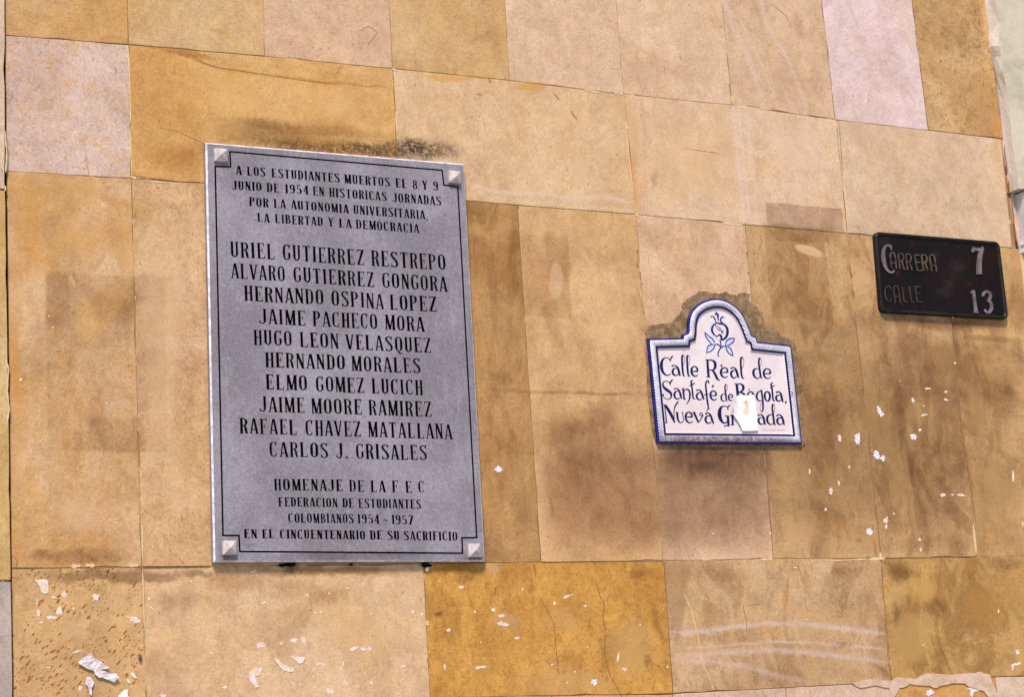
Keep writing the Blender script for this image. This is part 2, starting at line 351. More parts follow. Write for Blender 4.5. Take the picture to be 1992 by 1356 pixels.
# brown drip side of the plaque
mark(985, 480, 24, 50, (0.72, 0.60, 0.48), 0.55, 0.7, 1, 0.5)
mark(935, 470, 26, 24, (0.66, 0.54, 0.46), 0.5, 0.8, 1, 0.8, fine=1)
mark(975, 740, 34, 26, (0.58, 0.48, 0.40), 0.5, 0.8, 1, 0.6)
mark(1010, 1000, 26, 60, (0.55, 0.48, 0.42), 0.6, 0.8, 1, 0.8)
mark(990, 850, 40, 60, (0.68, 0.56, 0.46), 0.5, 0.8, 1, 0.6)
mark(950, 860, 14, 120, (0.74, 0.62, 0.5), 0.5, 0.7, 1, 0.5)
# glue ghosts and brown washes in the middle of the wall
mark(1060, 538, 52, 84, (0.80, 0.72, 0.64), 0.75, 0.12, 0, 0.3, warp=0.3)
mark(1085, 500, 24, 50, (0.82, 0.76, 0.70), 0.7, 0.1, 0, 0.3, warp=0.25)
mark(1082, 548, 18, 40, (222, 182, 136), 0.45, 0.3, 1, 0.1, paint=1)
mark(1120, 764, 200, 5, (0.70, 0.60, 0.52), 0.75, 0.7, 0.3, 0.5, warp=0.3)
mark(1075, 640, 12, 80, (0.80, 0.72, 0.64), 0.5, 0.7, 1, 0.4, rot=18)
mark(1125, 655, 16, 90, (0.84, 0.76, 0.68), 0.5, 0.7, 1, 0.4, rot=14)
mark(1130, 850, 110, 80, (0.64, 0.54, 0.48), 0.8, 0.6, 0.8, 0.35)
mark(1175, 800, 50, 40, (0.66, 0.56, 0.50), 0.6, 0.6, 0.8, 0.3, rot=25)
mark(1100, 840, 60, 24, (0.70, 0.60, 0.52), 0.6, 0.7, 1, 0.3, rot=25)
mark(1170, 980, 130, 110, (0.80, 0.68, 0.66), 0.85, 0.4, 0, 0.25)
mark(1150, 950, 60, 60, (0.76, 0.70, 0.70), 0.5, 0.8, 1, 0.5)
mark(1070, 980, 8, 30, SOOT, 0.45, 0.9, 1, 0.6)
mark(1200, 640, 46, 60, (224, 180, 128), 0.4, 0.8, 1, 0.3, paint=1)
mark(1390, 975, 118, 120, (0.72, 0.64, 0.62), 0.8, 0.35, 0, 0.25)
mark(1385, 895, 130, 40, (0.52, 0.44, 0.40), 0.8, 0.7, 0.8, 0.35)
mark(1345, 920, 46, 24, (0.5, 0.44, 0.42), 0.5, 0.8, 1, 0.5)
mark(1490, 900, 14, 30, SOOT, 0.55, 0.8, 1, 0.4)
mark(1264, 720, 10, 90, DIRT, 0.7, 0.7, 1, 0.4)
mark(1262, 640, 26, 16, DIRT, 0.6, 0.8, 1, 0.5)
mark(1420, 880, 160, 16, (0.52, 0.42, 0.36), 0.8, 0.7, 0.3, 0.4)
# brushed brown patch right of the sign
mark(1566, 424, 77, 25, (0.62, 0.54, 0.50), 0.75, 0.08, 0, 0.35, warp=0.2)
mark(1566, 455, 70, 18, (0.62, 0.54, 0.50), 0.35, 0.3, 0, 0.5, warp=0.3)
mark(1552, 530, 62, 96, (0.70, 0.60, 0.52), 0.8, 0.12, 0, 0.35, warp=0.2)
mark(1570, 600, 70, 60, (0.78, 0.68, 0.60), 0.6, 0.5, 0.6, 0.4)
mark(1572, 488, 34, 12, (222, 180, 134), 0.85, 0.4, 1, 0.2, rot=-14, paint=1, warp=0.4)
mark(1615, 650, 60, 46, (0.66, 0.58, 0.52), 0.6, 0.8, 1, 0.5)
mark(1600, 690, 90, 14, (0.60, 0.52, 0.46), 0.4, 0.8, 0.6, 0.5)
mark(1700, 620, 60, 26, (0.62, 0.54, 0.48), 0.7, 0.8, 1, 0.5)
mark(1835, 628, 150, 18, (0.42, 0.31, 0.26), 0.85, 0.8, 0.4, 0.25)
mark(1725, 590, 14, 30, (0.60, 0.38, 0.28), 0.6, 0.8, 1, 0.2)
mark(1860, 720, 160, 74, (0.62, 0.52, 0.46), 0.75, 0.4, 0.2, 0.35, warp=0.6)
mark(1722, 690, 12, 80, (0.55, 0.44, 0.38), 0.6, 0.8, 0.6, 0.3)
mark(1930, 660, 70, 8, (0.62, 0.55, 0.50), 0.6, 0.6, 0.3, 0.4, warp=0.4)
mark(1860, 660, 9, 50, (0.40, 0.32, 0.28), 0.6, 0.9, 1, 0.3)
mark(1760, 860, 14, 170, (0.52, 0.43, 0.36), 0.75, 0.7, 0.8, 0.3, rot=3)
mark(1790, 930, 26, 150, (0.60, 0.50, 0.42), 0.55, 0.7, 0.8, 0.4)
mark(1620, 800, 30, 110, (0.66, 0.56, 0.48), 0.7, 0.7, 0.8, 0.4)
mark(1590, 990, 90, 40, (0.62, 0.53, 0.46), 0.6, 0.8, 1, 0.6)
mark(1850, 900, 60, 90, (0.64, 0.54, 0.48), 0.65, 0.7, 1, 0.5)
mark(1830, 970, 60, 60, (0.62, 0.54, 0.50), 0.6, 0.7, 1, 0.4)
mark(1950, 780, 40, 70, (0.60, 0.52, 0.46), 0.6, 0.8, 1, 0.5)
mark(1980, 690, 20, 40, (0.52, 0.46, 0.44), 0.7, 0.8, 1, 0.5)
mark(1690, 800, 26, 60, (198, 156, 104), 0.7, 0.6, 1, 0.3, paint=1)
mark(1720, 850, 30, 60, (196, 154, 100), 0.55, 0.7, 1, 0.4, paint=1)
mark(1770, 830, 12, 60, (200, 160, 106), 0.6, 0.7, 1, 0.3, paint=1)
mark(1900, 800, 24, 70, (190, 148, 90), 0.55, 0.7, 1, 0.3, paint=1)
mark(1640, 860, 16, 40, (204, 160, 104), 0.6, 0.5, 0.6, 0.3, paint=1)
mark(1612, 935, 24, 36, (196, 152, 96), 0.6, 0.6, 1, 0.3, paint=1)
mark(1770, 960, 6, 120, (200, 156, 98), 0.6, 0.5, 0.6, 0.2, rot=3, paint=1, warp=0.4)
mark(1740, 950, 30, 40, (188, 146, 92), 0.5, 0.7, 1, 0.4, paint=1)
mark(1560, 1030, 60, 40, (196, 152, 98), 0.5, 0.7, 1, 0.4, paint=1)
mark(1667, 1050, 10, 9, (0.55, 0.48, 0.46), 0.7, 0.8, 1, 0.2)
mark(1940, 940, 50, 60, (186, 146, 94), 0.6, 0.7, 1, 0.4, paint=1)
mark(1800, 1060, 130, 24, (0.68, 0.60, 0.52), 0.5, 0.8, 0.6, 0.5)
mark(1300, 960, 270, 118, (0.62, 0.57, 0.54), 0.85, 0.5, 0.5, 0.1)
mark(1560, 800, 420, 270, (0.74, 0.69, 0.64), 0.8, 0.6, 0.7, 0.0)
mark(1400, 905, 200, 50, (0.66, 0.60, 0.58), 0.7, 0.8, 0.8, 0.1)
mark(1760, 880, 270, 230, (0.68, 0.59, 0.52), 0.7, 0.5, 0.4, 0.3)
mark(1560, 860, 50, 200, (0.66, 0.58, 0.52), 0.5, 0.7, 0.6, 0.4)
mark(1150, 880, 130, 90, (0.68, 0.60, 0.56), 0.6, 0.6, 0.8, 0.3)
mark(1680, 640, 200, 30, (0.66, 0.58, 0.52), 0.5, 0.8, 0.6, 0.4)
# bottom right stones
mark(1390, 1120, 90, 26, (0.72, 0.64, 0.56), 0.6, 0.8, 0.8, 0.5)
mark(1470, 1170, 40, 20, (0.66, 0.60, 0.56), 0.5, 0.8, 1, 0.5, rot=-20)
mark(1645, 1110, 40, 18, (0.62, 0.54, 0.48), 0.6, 0.7, 1, 0.5)
mark(1640, 1175, 50, 40, (0.64, 0.56, 0.50), 0.55, 0.8, 1, 0.9, fine=1)
mark(1750, 1118, 34, 34, (0.48, 0.42, 0.36), 0.8, 0.7, 0.8, 0.25)
mark(1815, 1185, 36, 24, (0.56, 0.48, 0.42), 0.7, 0.7, 0.8, 0.4, rot=-20)
mark(1795, 1150, 34, 30, (204, 158, 84), 0.7, 0.5, 1, 0.3, paint=1)
mark(1740, 1195, 12, 34, (0.52, 0.45, 0.42), 0.6, 0.7, 1, 0.4)
mark(1770, 1240, 44, 60, (196, 154, 90), 0.6, 0.4, 1, 0.2, paint=1)
mark(1920, 1180, 70, 60, (178, 126, 58), 0.6, 0.7, 1, 0.4, paint=1)
mark(1935, 1290, 60, 24, (0.74, 0.66, 0.58), 0.5, 0.8, 1, 0.5)
mark(1830, 1280, 20, 40, (0.60, 0.53, 0.46), 0.6, 0.7, 1, 0.4)
mark(1960, 1100, 60, 18, (0.60, 0.54, 0.46), 0.6, 0.8, 1, 0.5)
mark(1640, 1258, 34, 9, (0.45, 0.40, 0.42), 0.6, 0.8, 1, 0.95, fine=1)
mark(1712, 1305, 22, 12, (0.50, 0.44, 0.44), 0.6, 0.8, 1, 0.6, rot=-35)
mark(1480, 1330, 160, 40, (0.78, 0.72, 0.70), 0.6, 0.7, 0.8, 0.4)
# pale and golden beds in the upper stones
mark(870, 152, 60, 9, (212, 156, 76), 0.75, 0.5, 1, 0.1, rot=4, paint=1, warp=0.6)
mark(930, 150, 50, 5, (210, 152, 74), 0.6, 0.6, 1, 0.2, rot=8, paint=1, warp=0.5)
mark(1035, 168, 46, 9, (208, 152, 72), 0.8, 0.5, 1, 0.1, rot=4, paint=1, warp=0.6)
mark(1084, 190, 10, 3.5, (176, 118, 52), 0.9, 0.5, 1, 0.1, rot=-50, paint=1, warp=0.3)
mark(1117, 225, 15, 3.5, (186, 126, 62), 0.9, 0.5, 1, 0.1, rot=-48, paint=1, warp=0.3)
mark(933, 184, 9, 3, (178, 122, 58), 0.8, 0.5, 1, 0.2, rot=-10, paint=1, warp=0.3)
mark(952, 158, 4, 7, (178, 122, 58), 0.8, 0.5, 1, 0.2, paint=1, warp=0.3)
mark(1233, 340, 10, 60, (204, 146, 72), 0.6, 0.5, 1, 0.4, paint=1)
mark(1340, 310, 80, 100, (218, 176, 124), 0.5, 0.7, 0.6, 0.3, paint=1)
mark(1277, 350, 9, 36, (0.74, 0.68, 0.62), 0.6, 0.8, 1, 0.4)
mark(1550, 290, 60, 60, (222, 190, 164), 0.4, 0.7, 1, 0.3, paint=1)
mark(1490, 205, 10, 3, (0.6, 0.5, 0.42), 0.3)
mark(1875, 90, 20, 60, (0.55, 0.48, 0.42), 0.5, 0.8, 1, 0.95, fine=1)
mark(1905, 40, 16, 60, (0.55, 0.48, 0.42), 0.5, 0.8, 1, 0.9, fine=1)
mark(1900, 85, 14, 24, SOOT, 0.45, 0.8, 1, 0.9, fine=1)
mark(1840, 60, 18, 70, (0.6, 0.55, 0.5), 0.5, 0.8, 1, 0.95, fine=1)
mark(1940, 250, 16, 30, (196, 134, 58), 0.6, 0.8, 1, 0.6, paint=1)
mark(1550, 45, 16, 40, (0.6, 0.5, 0.42), 0.45, 0.8, 1, 0.95, fine=1)
mark(1590, 150, 18, 60, (0.75, 0.66, 0.56), 0.5, 0.8, 1, 0.8, fine=1)
mark(1760, 40, 20, 60, (222, 184, 142), 0.4, 0.8, 1, 0.4, paint=1)
mark(370, 100, 60, 8, (0.72, 0.56, 0.34), 0.6, 0.7, 1, 0.3, rot=-4)
mark(420, 60, 30, 6, (196, 138, 60), 0.6, 0.7, 1, 0.4, rot=-2, paint=1, warp=.6)
mark(94, 132, 12, 3, (186, 134, 84), 0.8, 0.6, 1, 0.2, paint=1, warp=.5)
mark(72, 168, 8, 3, (186, 134, 84), 0.7, 0.6, 1, 0.2, paint=1, warp=.5)
mark(90, 205, 22, 4, (196, 150, 104), 0.7, 0.6, 1, 0.3, rot=12, paint=1, warp=.6)
mark(430, 170, 110, 60, (218, 168, 98), 0.4, 0.8, 1, 0.4, paint=1)
mark(640, 200, 90, 50, (222, 176, 116), 0.5, 0.8, 1, 0.4, paint=1)

def bbox_hit(mk, x0, x1, z0, z1):
    r = math.hypot(mk['s'][0], mk['s'][2]); c = mk['c']
    ex = abs(math.cos(mk['rot']))*mk['s'][0]+abs(math.sin(mk['rot']))*mk['s'][2]+0.03
    ez = abs(math.sin(mk['rot']))*mk['s'][0]+abs(math.cos(mk['rot']))*mk['s'][2]+0.03
    return c.x+ex > x0 and c.x-ex < x1 and c.z+ez > z0 and c.z-ez < z1

def stone_mat(name, A, B, C, seed, cloud=5, mottle=0.4, vein=0, vdir=(0, 0, 1), fleck=0.25, drip=0, grime=0.15, gold=0.25, box=None, speckle=0, rough=0.72):
    m, t, b = new_mat(name)
    g = t.n('ShaderNodeGroup'); g.node_tree = G_STONE
    g.inputs['A'].default_value = alb(A); g.inputs['B'].default_value = alb(B); g.inputs['C'].default_value = alb(C)
    g.inputs['Seed'].default_value = (seed*1.37 % 19, seed*2.71 % 23, seed*0.83 % 17); g.inputs['Cloud'].default_value = cloud; g.inputs['Mottle'].default_value = mottle
    g.inputs['Vein'].default_value = vein; g.inputs['VeinDir'].default_value = vdir; g.inputs['Fleck'].default_value = fleck; g.inputs['Drip'].default_value = drip; g.inputs['Grime'].default_value = grime; g.inputs['Gold'].default_value = gold
    c = g.outputs['Color']
    if speckle:
        geo = t.n('ShaderNodeNewGeometry').outputs['Position']
        for k, (sx, sz, thr) in enumerate(((40, 105, 0.17), (60, 160, 0.17), (110, 240, 0.17))):
            rot = t.n('ShaderNodeMapping', vector_type='POINT'); t.set(rot.inputs[0], geo); rot.inputs['Rotation'].default_value = (0, math.radians(46), 0)
            sc = t.n('ShaderNodeMapping'); t.set(sc.inputs[0], rot.outputs[0]); sc.inputs['Scale'].default_value = (sx, 0, sz); sc.inputs['Location'].default_value = (k*3.3, 0, k*5.1)
            wv = t.vec('SCALE', t.vec('SUBTRACT', t.noise(geo, 60.0, 3, 0.6, col=True), (0.5, 0.5, 0.5)), scale=0.9)
            vo = t.n('ShaderNodeTexVoronoi', feature='F1'); t.set(vo.inputs['Vector'], t.vec('ADD', sc.outputs[0], wv)); vo.inputs['Scale'].default_value = 1.0; vo.inputs['Randomness'].default_value = 1
            dens = t.noise(geo, 11.0+4*k, 3, 0.6)
            thr_ = t.math('MULTIPLY', t.mr(dens, 0.40, 0.62), thr*1.55)
            mk = t.math('MULTIPLY', t.mr(t.math('SUBTRACT', vo.outputs['Distance'], thr_), -0.03, 0.05, 1.0, 0.0), 1.0)
            c = t.mix(mk, c, alb((160, 94, 30)))
    if box:
        wg = t.n('ShaderNodeGroup'); wg.node_tree = G_WARP
        c = apply_bands(t, c, box, wg)
        for mk in MARKS:
            if not bbox_hit(mk, *box): continue
            q = t.n('ShaderNodeGroup'); q.node_tree = G_MARK
            t.set(q.inputs['Color'], c); t.set(q.inputs['Warp'], wg.outputs[0]); t.set(q.inputs['Break'], wg.outputs[(1, 2, 3)[mk['fine']]])
            q.inputs['Centre'].default_value = mk['c']; q.inputs['Size'].default_value = mk['s']
            q.inputs['Cos'].default_value = math.cos(mk['rot']); q.inputs['Sin'].default_value = math.sin(mk['rot'])
            q.inputs['Round'].default_value = mk['round']; q.inputs['Soft'].default_value = max(0.02, mk['soft']); q.inputs['Amount'].default_value = mk['amt']
            q.inputs['Rag'].default_value = mk['rag']; q.inputs['WarpAmt'].default_value = mk['warp']; q.inputs['Tint'].default_value = mk['tint']; q.inputs['Paint'].default_value = mk['paint']
            c = q.outputs[0]
    t.set(b.inputs['Base Color'], c); b.inputs['Roughness'].default_value = rough; b.inputs['Specular IOR Level'].default_value = 0.3
    bp = t.n('ShaderNodeBump'); bp.inputs['Strength'].default_value = 0.35; bp.inputs['Distance'].default_value = 0.0012
    t.set(bp.inputs['Height'], g.outputs['Height']); t.set(b.inputs['Normal'], bp.outputs[0])
    return m
def plain_mat(name, col, rough=0.7, var=0.15, scale=120, metal=0, spec=0.5, col2=None, s2=8, bump=0.0, k=None, coat=0):
    m, t, b = new_mat(name)
    ps = t.n('ShaderNodeNewGeometry').outputs['Position']
    c = t.mix(t.mr(t.noise(ps, s2, 6, 0.65), 0.4, 0.6), alb(col, k), alb(col2 or col, k))
    n = t.noise(ps, scale, 4, 0.7)
    g = t.math('MULTIPLY_ADD', t.math('SUBTRACT', n, 0.5), var*4, 1.0)
    cv = t.n('ShaderNodeCombineXYZ')
    for i in range(3): t.set(cv.inputs[i], g)
    c = t.mix(1.0, c, cv.outputs[0], 'MULTIPLY')
    t.set(b.inputs['Base Color'], c); b.inputs['Roughness'].default_value = rough; b.inputs['Metallic'].default_value = metal; b.inputs['Specular IOR Level'].default_value = spec
    b.inputs['Coat Weight'].default_value = coat; b.inputs['Coat Roughness'].default_value = 0.12
    if bump:
        bp = t.n('ShaderNodeBump'); bp.inputs['Strength'].default_value = 0.6; bp.inputs['Distance'].default_value = bump
        t.set(bp.inputs['Height'], n); t.set(b.inputs['Normal'], bp.outputs[0])
    return m, t, b, c

# ------------------------------------------------------------------ the wall
J1 = [(12,68),(250,86),(515,109),(764,133),(991,156),(1214,183),(1425,204),(1627,233),(1806,253),(1950,270)]
J2 = [(12,333),(256,347),(394,357),(910,390),(1007,399),(1237,417),(1446,436),(1648,454),(1985,484)]
J3 = [(22,1107),(276,1104),(1053,1095),(1290,1092),(1505,1088),(1713,1087),(1900,1084),(1992,1083)]
J4 = [(28,1372),(1309,1351),(1735,1328),(1936,1318),(1992,1316)]
def joint(pts):
    w = [W2(*p) for p in pts]
    def f(x):
        if x <= w[0][0]: return w[0][1]
        for (x0, z0), (x1, z1) in zip(w, w[1:]):
            if x <= x1: return z0+(z1-z0)*(x-x0)/(x1-x0)
        return w[-1][1]
    return f
def flat(z): return lambda x: z
JT2, JT = flat(EYE.z+2.63), flat(EYE.z+2.335)
j1, j2, j3, j4 = joint(J1), joint(J2), joint(J3), joint(J4)
JB, JB2, JB3 = flat(EYE.z-0.655), flat(EYE.z-0.95), flat(0.0)
def vl(p0, p1):
    (x0, z0), (x1, z1) = W2(*p0), W2(*p1)
    k = (x1-x0)/(z1-z0)
    if abs(z1-z0) < 0.12: k = 0
    return lambda z: x0+k*(z-z0)
def vx(x): return lambda z: x
GAP = 0.0006
def slab_outline(l, r, top, bot, chips=(), gap=GAP, rnd=random):
    xm0, xm1 = l(top(l(0))), r(top(r(0)))
    zt = top((xm0+xm1)/2); zb = bot((xm0+xm1)/2)
    xl, xr, xlb, xrb = l(zt), r(zt), l(zb), r(zb)
    def js(): return rnd.uniform(-0.0004, 0.0004)
    out = []
    def run(a, b):
        n = max(2, int((Vector(b)-Vector(a)).length/0.035))
        for i in range(n):
            f = i/n; out.append([a[0]+(b[0]-a[0])*f, a[1]+(b[1]-a[1])*f, i == 0])
    TL, TR = (xl+gap, zt), (xr-gap, zt); BR, BL = (xrb-gap, zb), (xlb+gap, zb)
    run(BL, BR); nb = len(out); run(BR, TR); nr = len(out); run(TR, TL); nt = len(out); run(TL, BL)
    pts = []
    cx, cz = (xl+xr)/2, (zt+zb)/2
    for i, (x, z, corner) in enumerate(out):
        if i < nb: z = bot(x)+gap
        elif i == nb: z = bot(x)+gap
        elif nr <= i < nt: z = top(x)-gap
        elif i == nt: z = top(x)-gap
        if i < nb or nr <= i < nt: z += js()
        else: x += js()
        if corner: x += 0.0006*(1 if x < cx else -1); z += 0.0006*(1 if z < cz else -1)
        elif rnd.random() < 0.07:
            dch = rnd.uniform(0.0012, 0.003)
            if i < nb: z += dch
            elif i < nr: x -= dch
            elif i < nt: z -= dch
            else: x += dch
        pts.append((x, z))
    return pts, (min(p[0] for p in pts), max(p[0] for p in pts), min(p[1] for p in pts), max(p[1] for p in pts))
SLABS = []
def slab(parent, pts, bx, mat, y=WALL_Y, th=0.022, proud=0.0):
    cx, cz = (bx[0]+bx[1])/2, (bx[2]+bx[3])/2
    tx, tz = random.uniform(-.003, .003), random.uniform(-.0015, .0015)
    def dy(x, z): return y-proud+(x-cx)*tx+(z-cz)*tz
    SLABS.append((bx, dy))
    n = len(pts); V = []; off = parent.location
    for x, z in pts: V.append((x, y+th, z))
    for x, z in pts: V.append((x, dy(x, z)+0.0006, z))
    b = 0.0009
    for x, z in pts:
        x2 = x+b*(1 if x < cx-0.9*(bx[1]-bx[0])/2*0 else -1) if min(abs(x-bx[0]), abs(x-bx[1])) < 0.006 else x
        z2 = z+b*(1 if z < cz else -1) if min(abs(z-bx[2]), abs(z-bx[3])) < 0.012 else z
        V.append((x2, dy(x2, z2), z2))
    Fs = []
    for i in range(n):
        j = (i+1) % n
        Fs.append((i, j, n+j, n+i)); Fs.append((n+i, n+j, 2*n+j, 2*n+i))
    Fs.append(tuple(range(2*n, 3*n)))
    return mesh_obj('stone_slab', [Vector(v)-off for v in V], Fs, mat, parent)

wall = thing('stone_wall', 'long wall clad in honey and pink sandstone slabs, stained, with signs fixed to it', 'wall', (2.1, WALL_Y, 0))
wall_parts = []
vA = [vl((12,68),(10,0)), vx(W2(249,40)[0]), vl((512,0),(515,108)), vl((757,0),(764,132)), vl((983,0),(991,155)), vl((1199,0),(1214,182)), vl((1405,0),(1425,203)), vl((1599,0),(1625,232)), vl((1775,0),(1806,252)), vl((1916,0),(1952,270))]
XL = W2(12, 200)[0]
vA[0] = vx(XL)
vB = [vx(XL), vl((251,87),(255,347)), vl((765,133),(773,300)), vl((1216,185),(1238,415)), vl((1626,233),(1648,452)), vl((1948,275),(1969,484))]
XRC = W2(1985, 485)[0]
vC = [vx(XL), vl((256,347),(276,1105)), vx(1.42), vx(1.715), vl((1007,398),(1053,1095)), vl((1238,417),(1290,1092)), vl((1450,437),(1505,1088)), vl((1648,455),(1715,1087)), vl((1851,620),(1900,1084)), vx(XRC)]
vD = [vx(XL), vl((276,1105),(285,1356)), vl((823,1097),(837,1356)), vl((1291,1093),(1309,1350)), vl((1713,1087),(1735,1325)), vx(XRC)]
vE = [vx(XL), vx(1.127), vx(1.425), vx(1.72), vx(2.012), vx(2.312), vx(2.61), vx(W2(1735, 1330)[0]), vx(W2(1937, 1325)[0]), vx(XRC)]
TAN, PINK, GOLD = (206,164,112), (216,182,156), (202,148,78)
# (left joint, right joint, top, bottom, A, B, C, cloud, mottle, vein, veindir, fleck, drip, speckle)
S = []
def row(v, jt, jb, specs):
    for i, sp in enumerate(specs): S.append((v[i], v[i+1], jt, jb, sp))
row(vA, JT, j1, [
 dict(A=(198,150,88), B=(212,170,116), C=(190,134,66), mottle=.35),
 dict(A=(200,156,98), B=(208,170,118), C=(214,180,134), mottle=.4),
 dict(A=(214,176,138), B=(220,184,146), C=(204,158,110), mottle=.45, fleck=.5),
 dict(A=(204,160,102), B=(212,172,120), C=(188,146,92), mottle=.35, drip=.1),
 dict(A=(214,178,140), B=(222,188,152), C=(206,162,126), mottle=.35),
 dict(A=(214,177,137), B=(222,188,150), C=(206,166,128), mottle=.35),
 dict(A=(206,168,128), B=(214,178,140), C=(196,156,112), mottle=.3, fleck=.35),
 dict(A=(222,192,180), B=(226,198,190), C=(216,184,156), mottle=.35, cloud=6),
 dict(A=(196,152,96), B=(212,172,118), C=(170,128,76), mottle=.7, fleck=.9, grime=.3)])
row(vB, j1, j2, [
 dict(A=(206,174,154), B=(216,188,168), C=(206,158,104), mottle=.65, fleck=.6, gold=.5),
 dict(A=(206,152,80), B=(214,166,100), C=(222,180,118), mottle=.3, vein=.35, vdir=(.12,0,1)),
 dict(A=(212,172,124), B=(218,182,136), C=(220,188,150), mottle=.3, fleck=.1),
 dict(A=(218,180,136), B=(222,188,152), C=(214,178,150), mottle=.3, vein=.25, vdir=(1,0,.1), fleck=.1),
 dict(A=(212,177,138), B=(218,186,150), C=(206,176,152), mottle=.35, vein=.3, vdir=(1,0,.2), fleck=.15)])
row(vC, j2, j3, [
 dict(A=(204,156,98), B=(216,176,130), C=(196,140,72), mottle=.4, cloud=4, drip=.15, grime=.3, gold=.5),
 dict(A=(210,166,114), B=(218,178,132), C=(190,140,94), mottle=.55, fleck=.6, drip=.1),
 dict(A=(198,150,90), B=(206,160,110), C=(190,140,80)),
 dict(A=(176,128,68), B=(188,142,86), C=(160,116,64), grime=.5, drip=.4),
 dict(A=(208,164,110), B=(214,172,120), C=(204,156,104), mottle=.3, drip=.1, fleck=.15, grime=.3),
 dict(A=(214,174,132), B=(220,182,144), C=(204,160,116), mottle=.35, fleck=.2, grime=.3, gold=.1),
 dict(A=(204,162,110), B=(196,154,104), C=(178,136,86), mottle=.3, drip=.25, fleck=.2, grime=.65, gold=.5),
 dict(A=(208,166,116), B=(196,154,102), C=(178,136,86), mottle=.3, drip=.3, fleck=.2, grime=.65, gold=.4),
 dict(A=(208,166,112), B=(192,150,96), C=(180,136,86), mottle=.3, drip=.25, fleck=.2, grime=.65, gold=.45)])
# make the fourth tall slab's visible strip ochre brown
row(vD, j3, j4, [
 dict(A=(212,168,110), B=(206,162,106), C=(214,180,136), mottle=.25, speckle=1, vein=.25, vdir=(-.58,0,.8), grime=.3),
 dict(A=(216,174,124), B=(220,182,138), C=(206,166,120), mottle=.3, fleck=.25, grime=.35),
 dict(A=(200,144,62), B=(212,156,74), C=(176,122,52), mottle=.6, cloud=8, fleck=.6, grime=.45, gold=.1),
 dict(A=(196,156,108), B=(206,168,122), C=(180,142,100), mottle=.5, fleck=.25, grime=.6, gold=.6),
 dict(A=(188,144,80), B=(200,156,92), C=(176,132,74), mottle=.4, fleck=.3, grime=.8, gold=.6)])
row(vE, j4, JB, [
 dict(A=(206,166,116), B=(214,176,130), C=(190,146,96)), dict(A=(212,172,124), B=(218,180,134), C=(200,156,110)),
 dict(A=(204,158,98), B=(212,168,110), C=(190,146,90)), dict(A=(214,178,142), B=(220,186,152), C=(200,160,120)),
 dict(A=(206,160,100), B=(212,170,116), C=(190,146,90)), dict(A=(216,184,154), B=(220,188,160), C=(204,166,130)),
 dict(A=(216,184,154), B=(222,190,164), C=(204,166,130)), dict(A=(196,142,68), B=(208,156,86), C=(220,170,100), mottle=.6, cloud=12),
 dict(A=(214,186,158), B=(218,190,164), C=(196,160,124))])
seed = 3
for l, r, jt, jb, sp in S:
    seed += 1
    pts, bx = slab_outline(l, r, jt, jb)
    sp = dict(sp); A, B, C = sp.pop('A'), sp.pop('B'), sp.pop('C')
    slab(wall, pts, bx, stone_mat('sandstone', A, B, C, seed, box=bx, **sp), proud=random.uniform(-0.0006, 0.0008))
# the same cladding where it goes on outside the picture
gen = [stone_mat('sandstone_plain', a, b_, c_, 50+i) for i, (a, b_, c_) in enumerate((
    ((206,162,108),(214,172,124),(190,140,80)), ((214,178,148),(220,186,158),(204,164,130)), ((200,148,80),(210,162,98),(188,134,66)), ((216,184,158),(222,190,170),(206,170,140))))]
def fill(xs, jt, jb, off=0):
    for i in range(len(xs)-1):
        pts, bx = slab_outline(vx(xs[i]), vx(xs[i+1]), jt, jb)
        slab(wall, pts, bx, gen[(i*7+off*3+i//2) % 4])
EDGE = W2(1955, 300)[0]
fill([XL, 1.426, 2.012, 2.608, 3.194, EDGE], JT2, JT, 1)
fill([XL, 1.43, 2.02, 2.62, 3.20, XRC], JB, JB2, 2)
fill([XL, 1.15, 1.45, 1.75, 2.05, 2.35, 2.65, 2.95, 3.2, XRC], JB2, JB3, 3)
# mortar bed behind the slabs, dark in the open joints and creamy where it was pointed
m_bed, t, b, c = plain_mat('joint_mortar', (160, 122, 80), 0.95, 0.25, 90)
ps = t.n('ShaderNodeNewGeometry').outputs['Position']
c = t.mix(t.mr(t.noise(ps, 16.0, 4, 0.7), 0.56, 0.60), c, alb((214, 180, 128)))
t.set(b.inputs['Base Color'], c)
mb = MB(); mb.box(XL, EDGE, WALL_Y+0.0015, WALL_Y+0.3, 0, EYE.z+2.63); mb.box(EDGE, XRC+0.005, WALL_Y+0.0022, WALL_Y+0.3, 0, j2(3.45)-0.002)
mb.build('mortar_bed', m_bed, wall)
m_cream = plain_mat('cream_pointing', (226, 194, 146), 0.9, 0.2, 200, bump=0.001)[0]
m_pinkm = plain_mat('pale_repair_mortar', (222, 190, 166), 0.9, 0.2, 150, col2=(206, 170, 140), s2=30, bump=0.001)[0]
m_bark = plain_mat('open_joint_grime', (140, 102, 66), 0.95, 0.2, 100)[0]
def surf(x, z):
    for bx, dy in SLABS:
        if bx[0]-.001 <= x <= bx[1]+.001 and bx[2]-.001 <= z <= bx[3]+.001: return dy(x, z)
    return WALL_Y
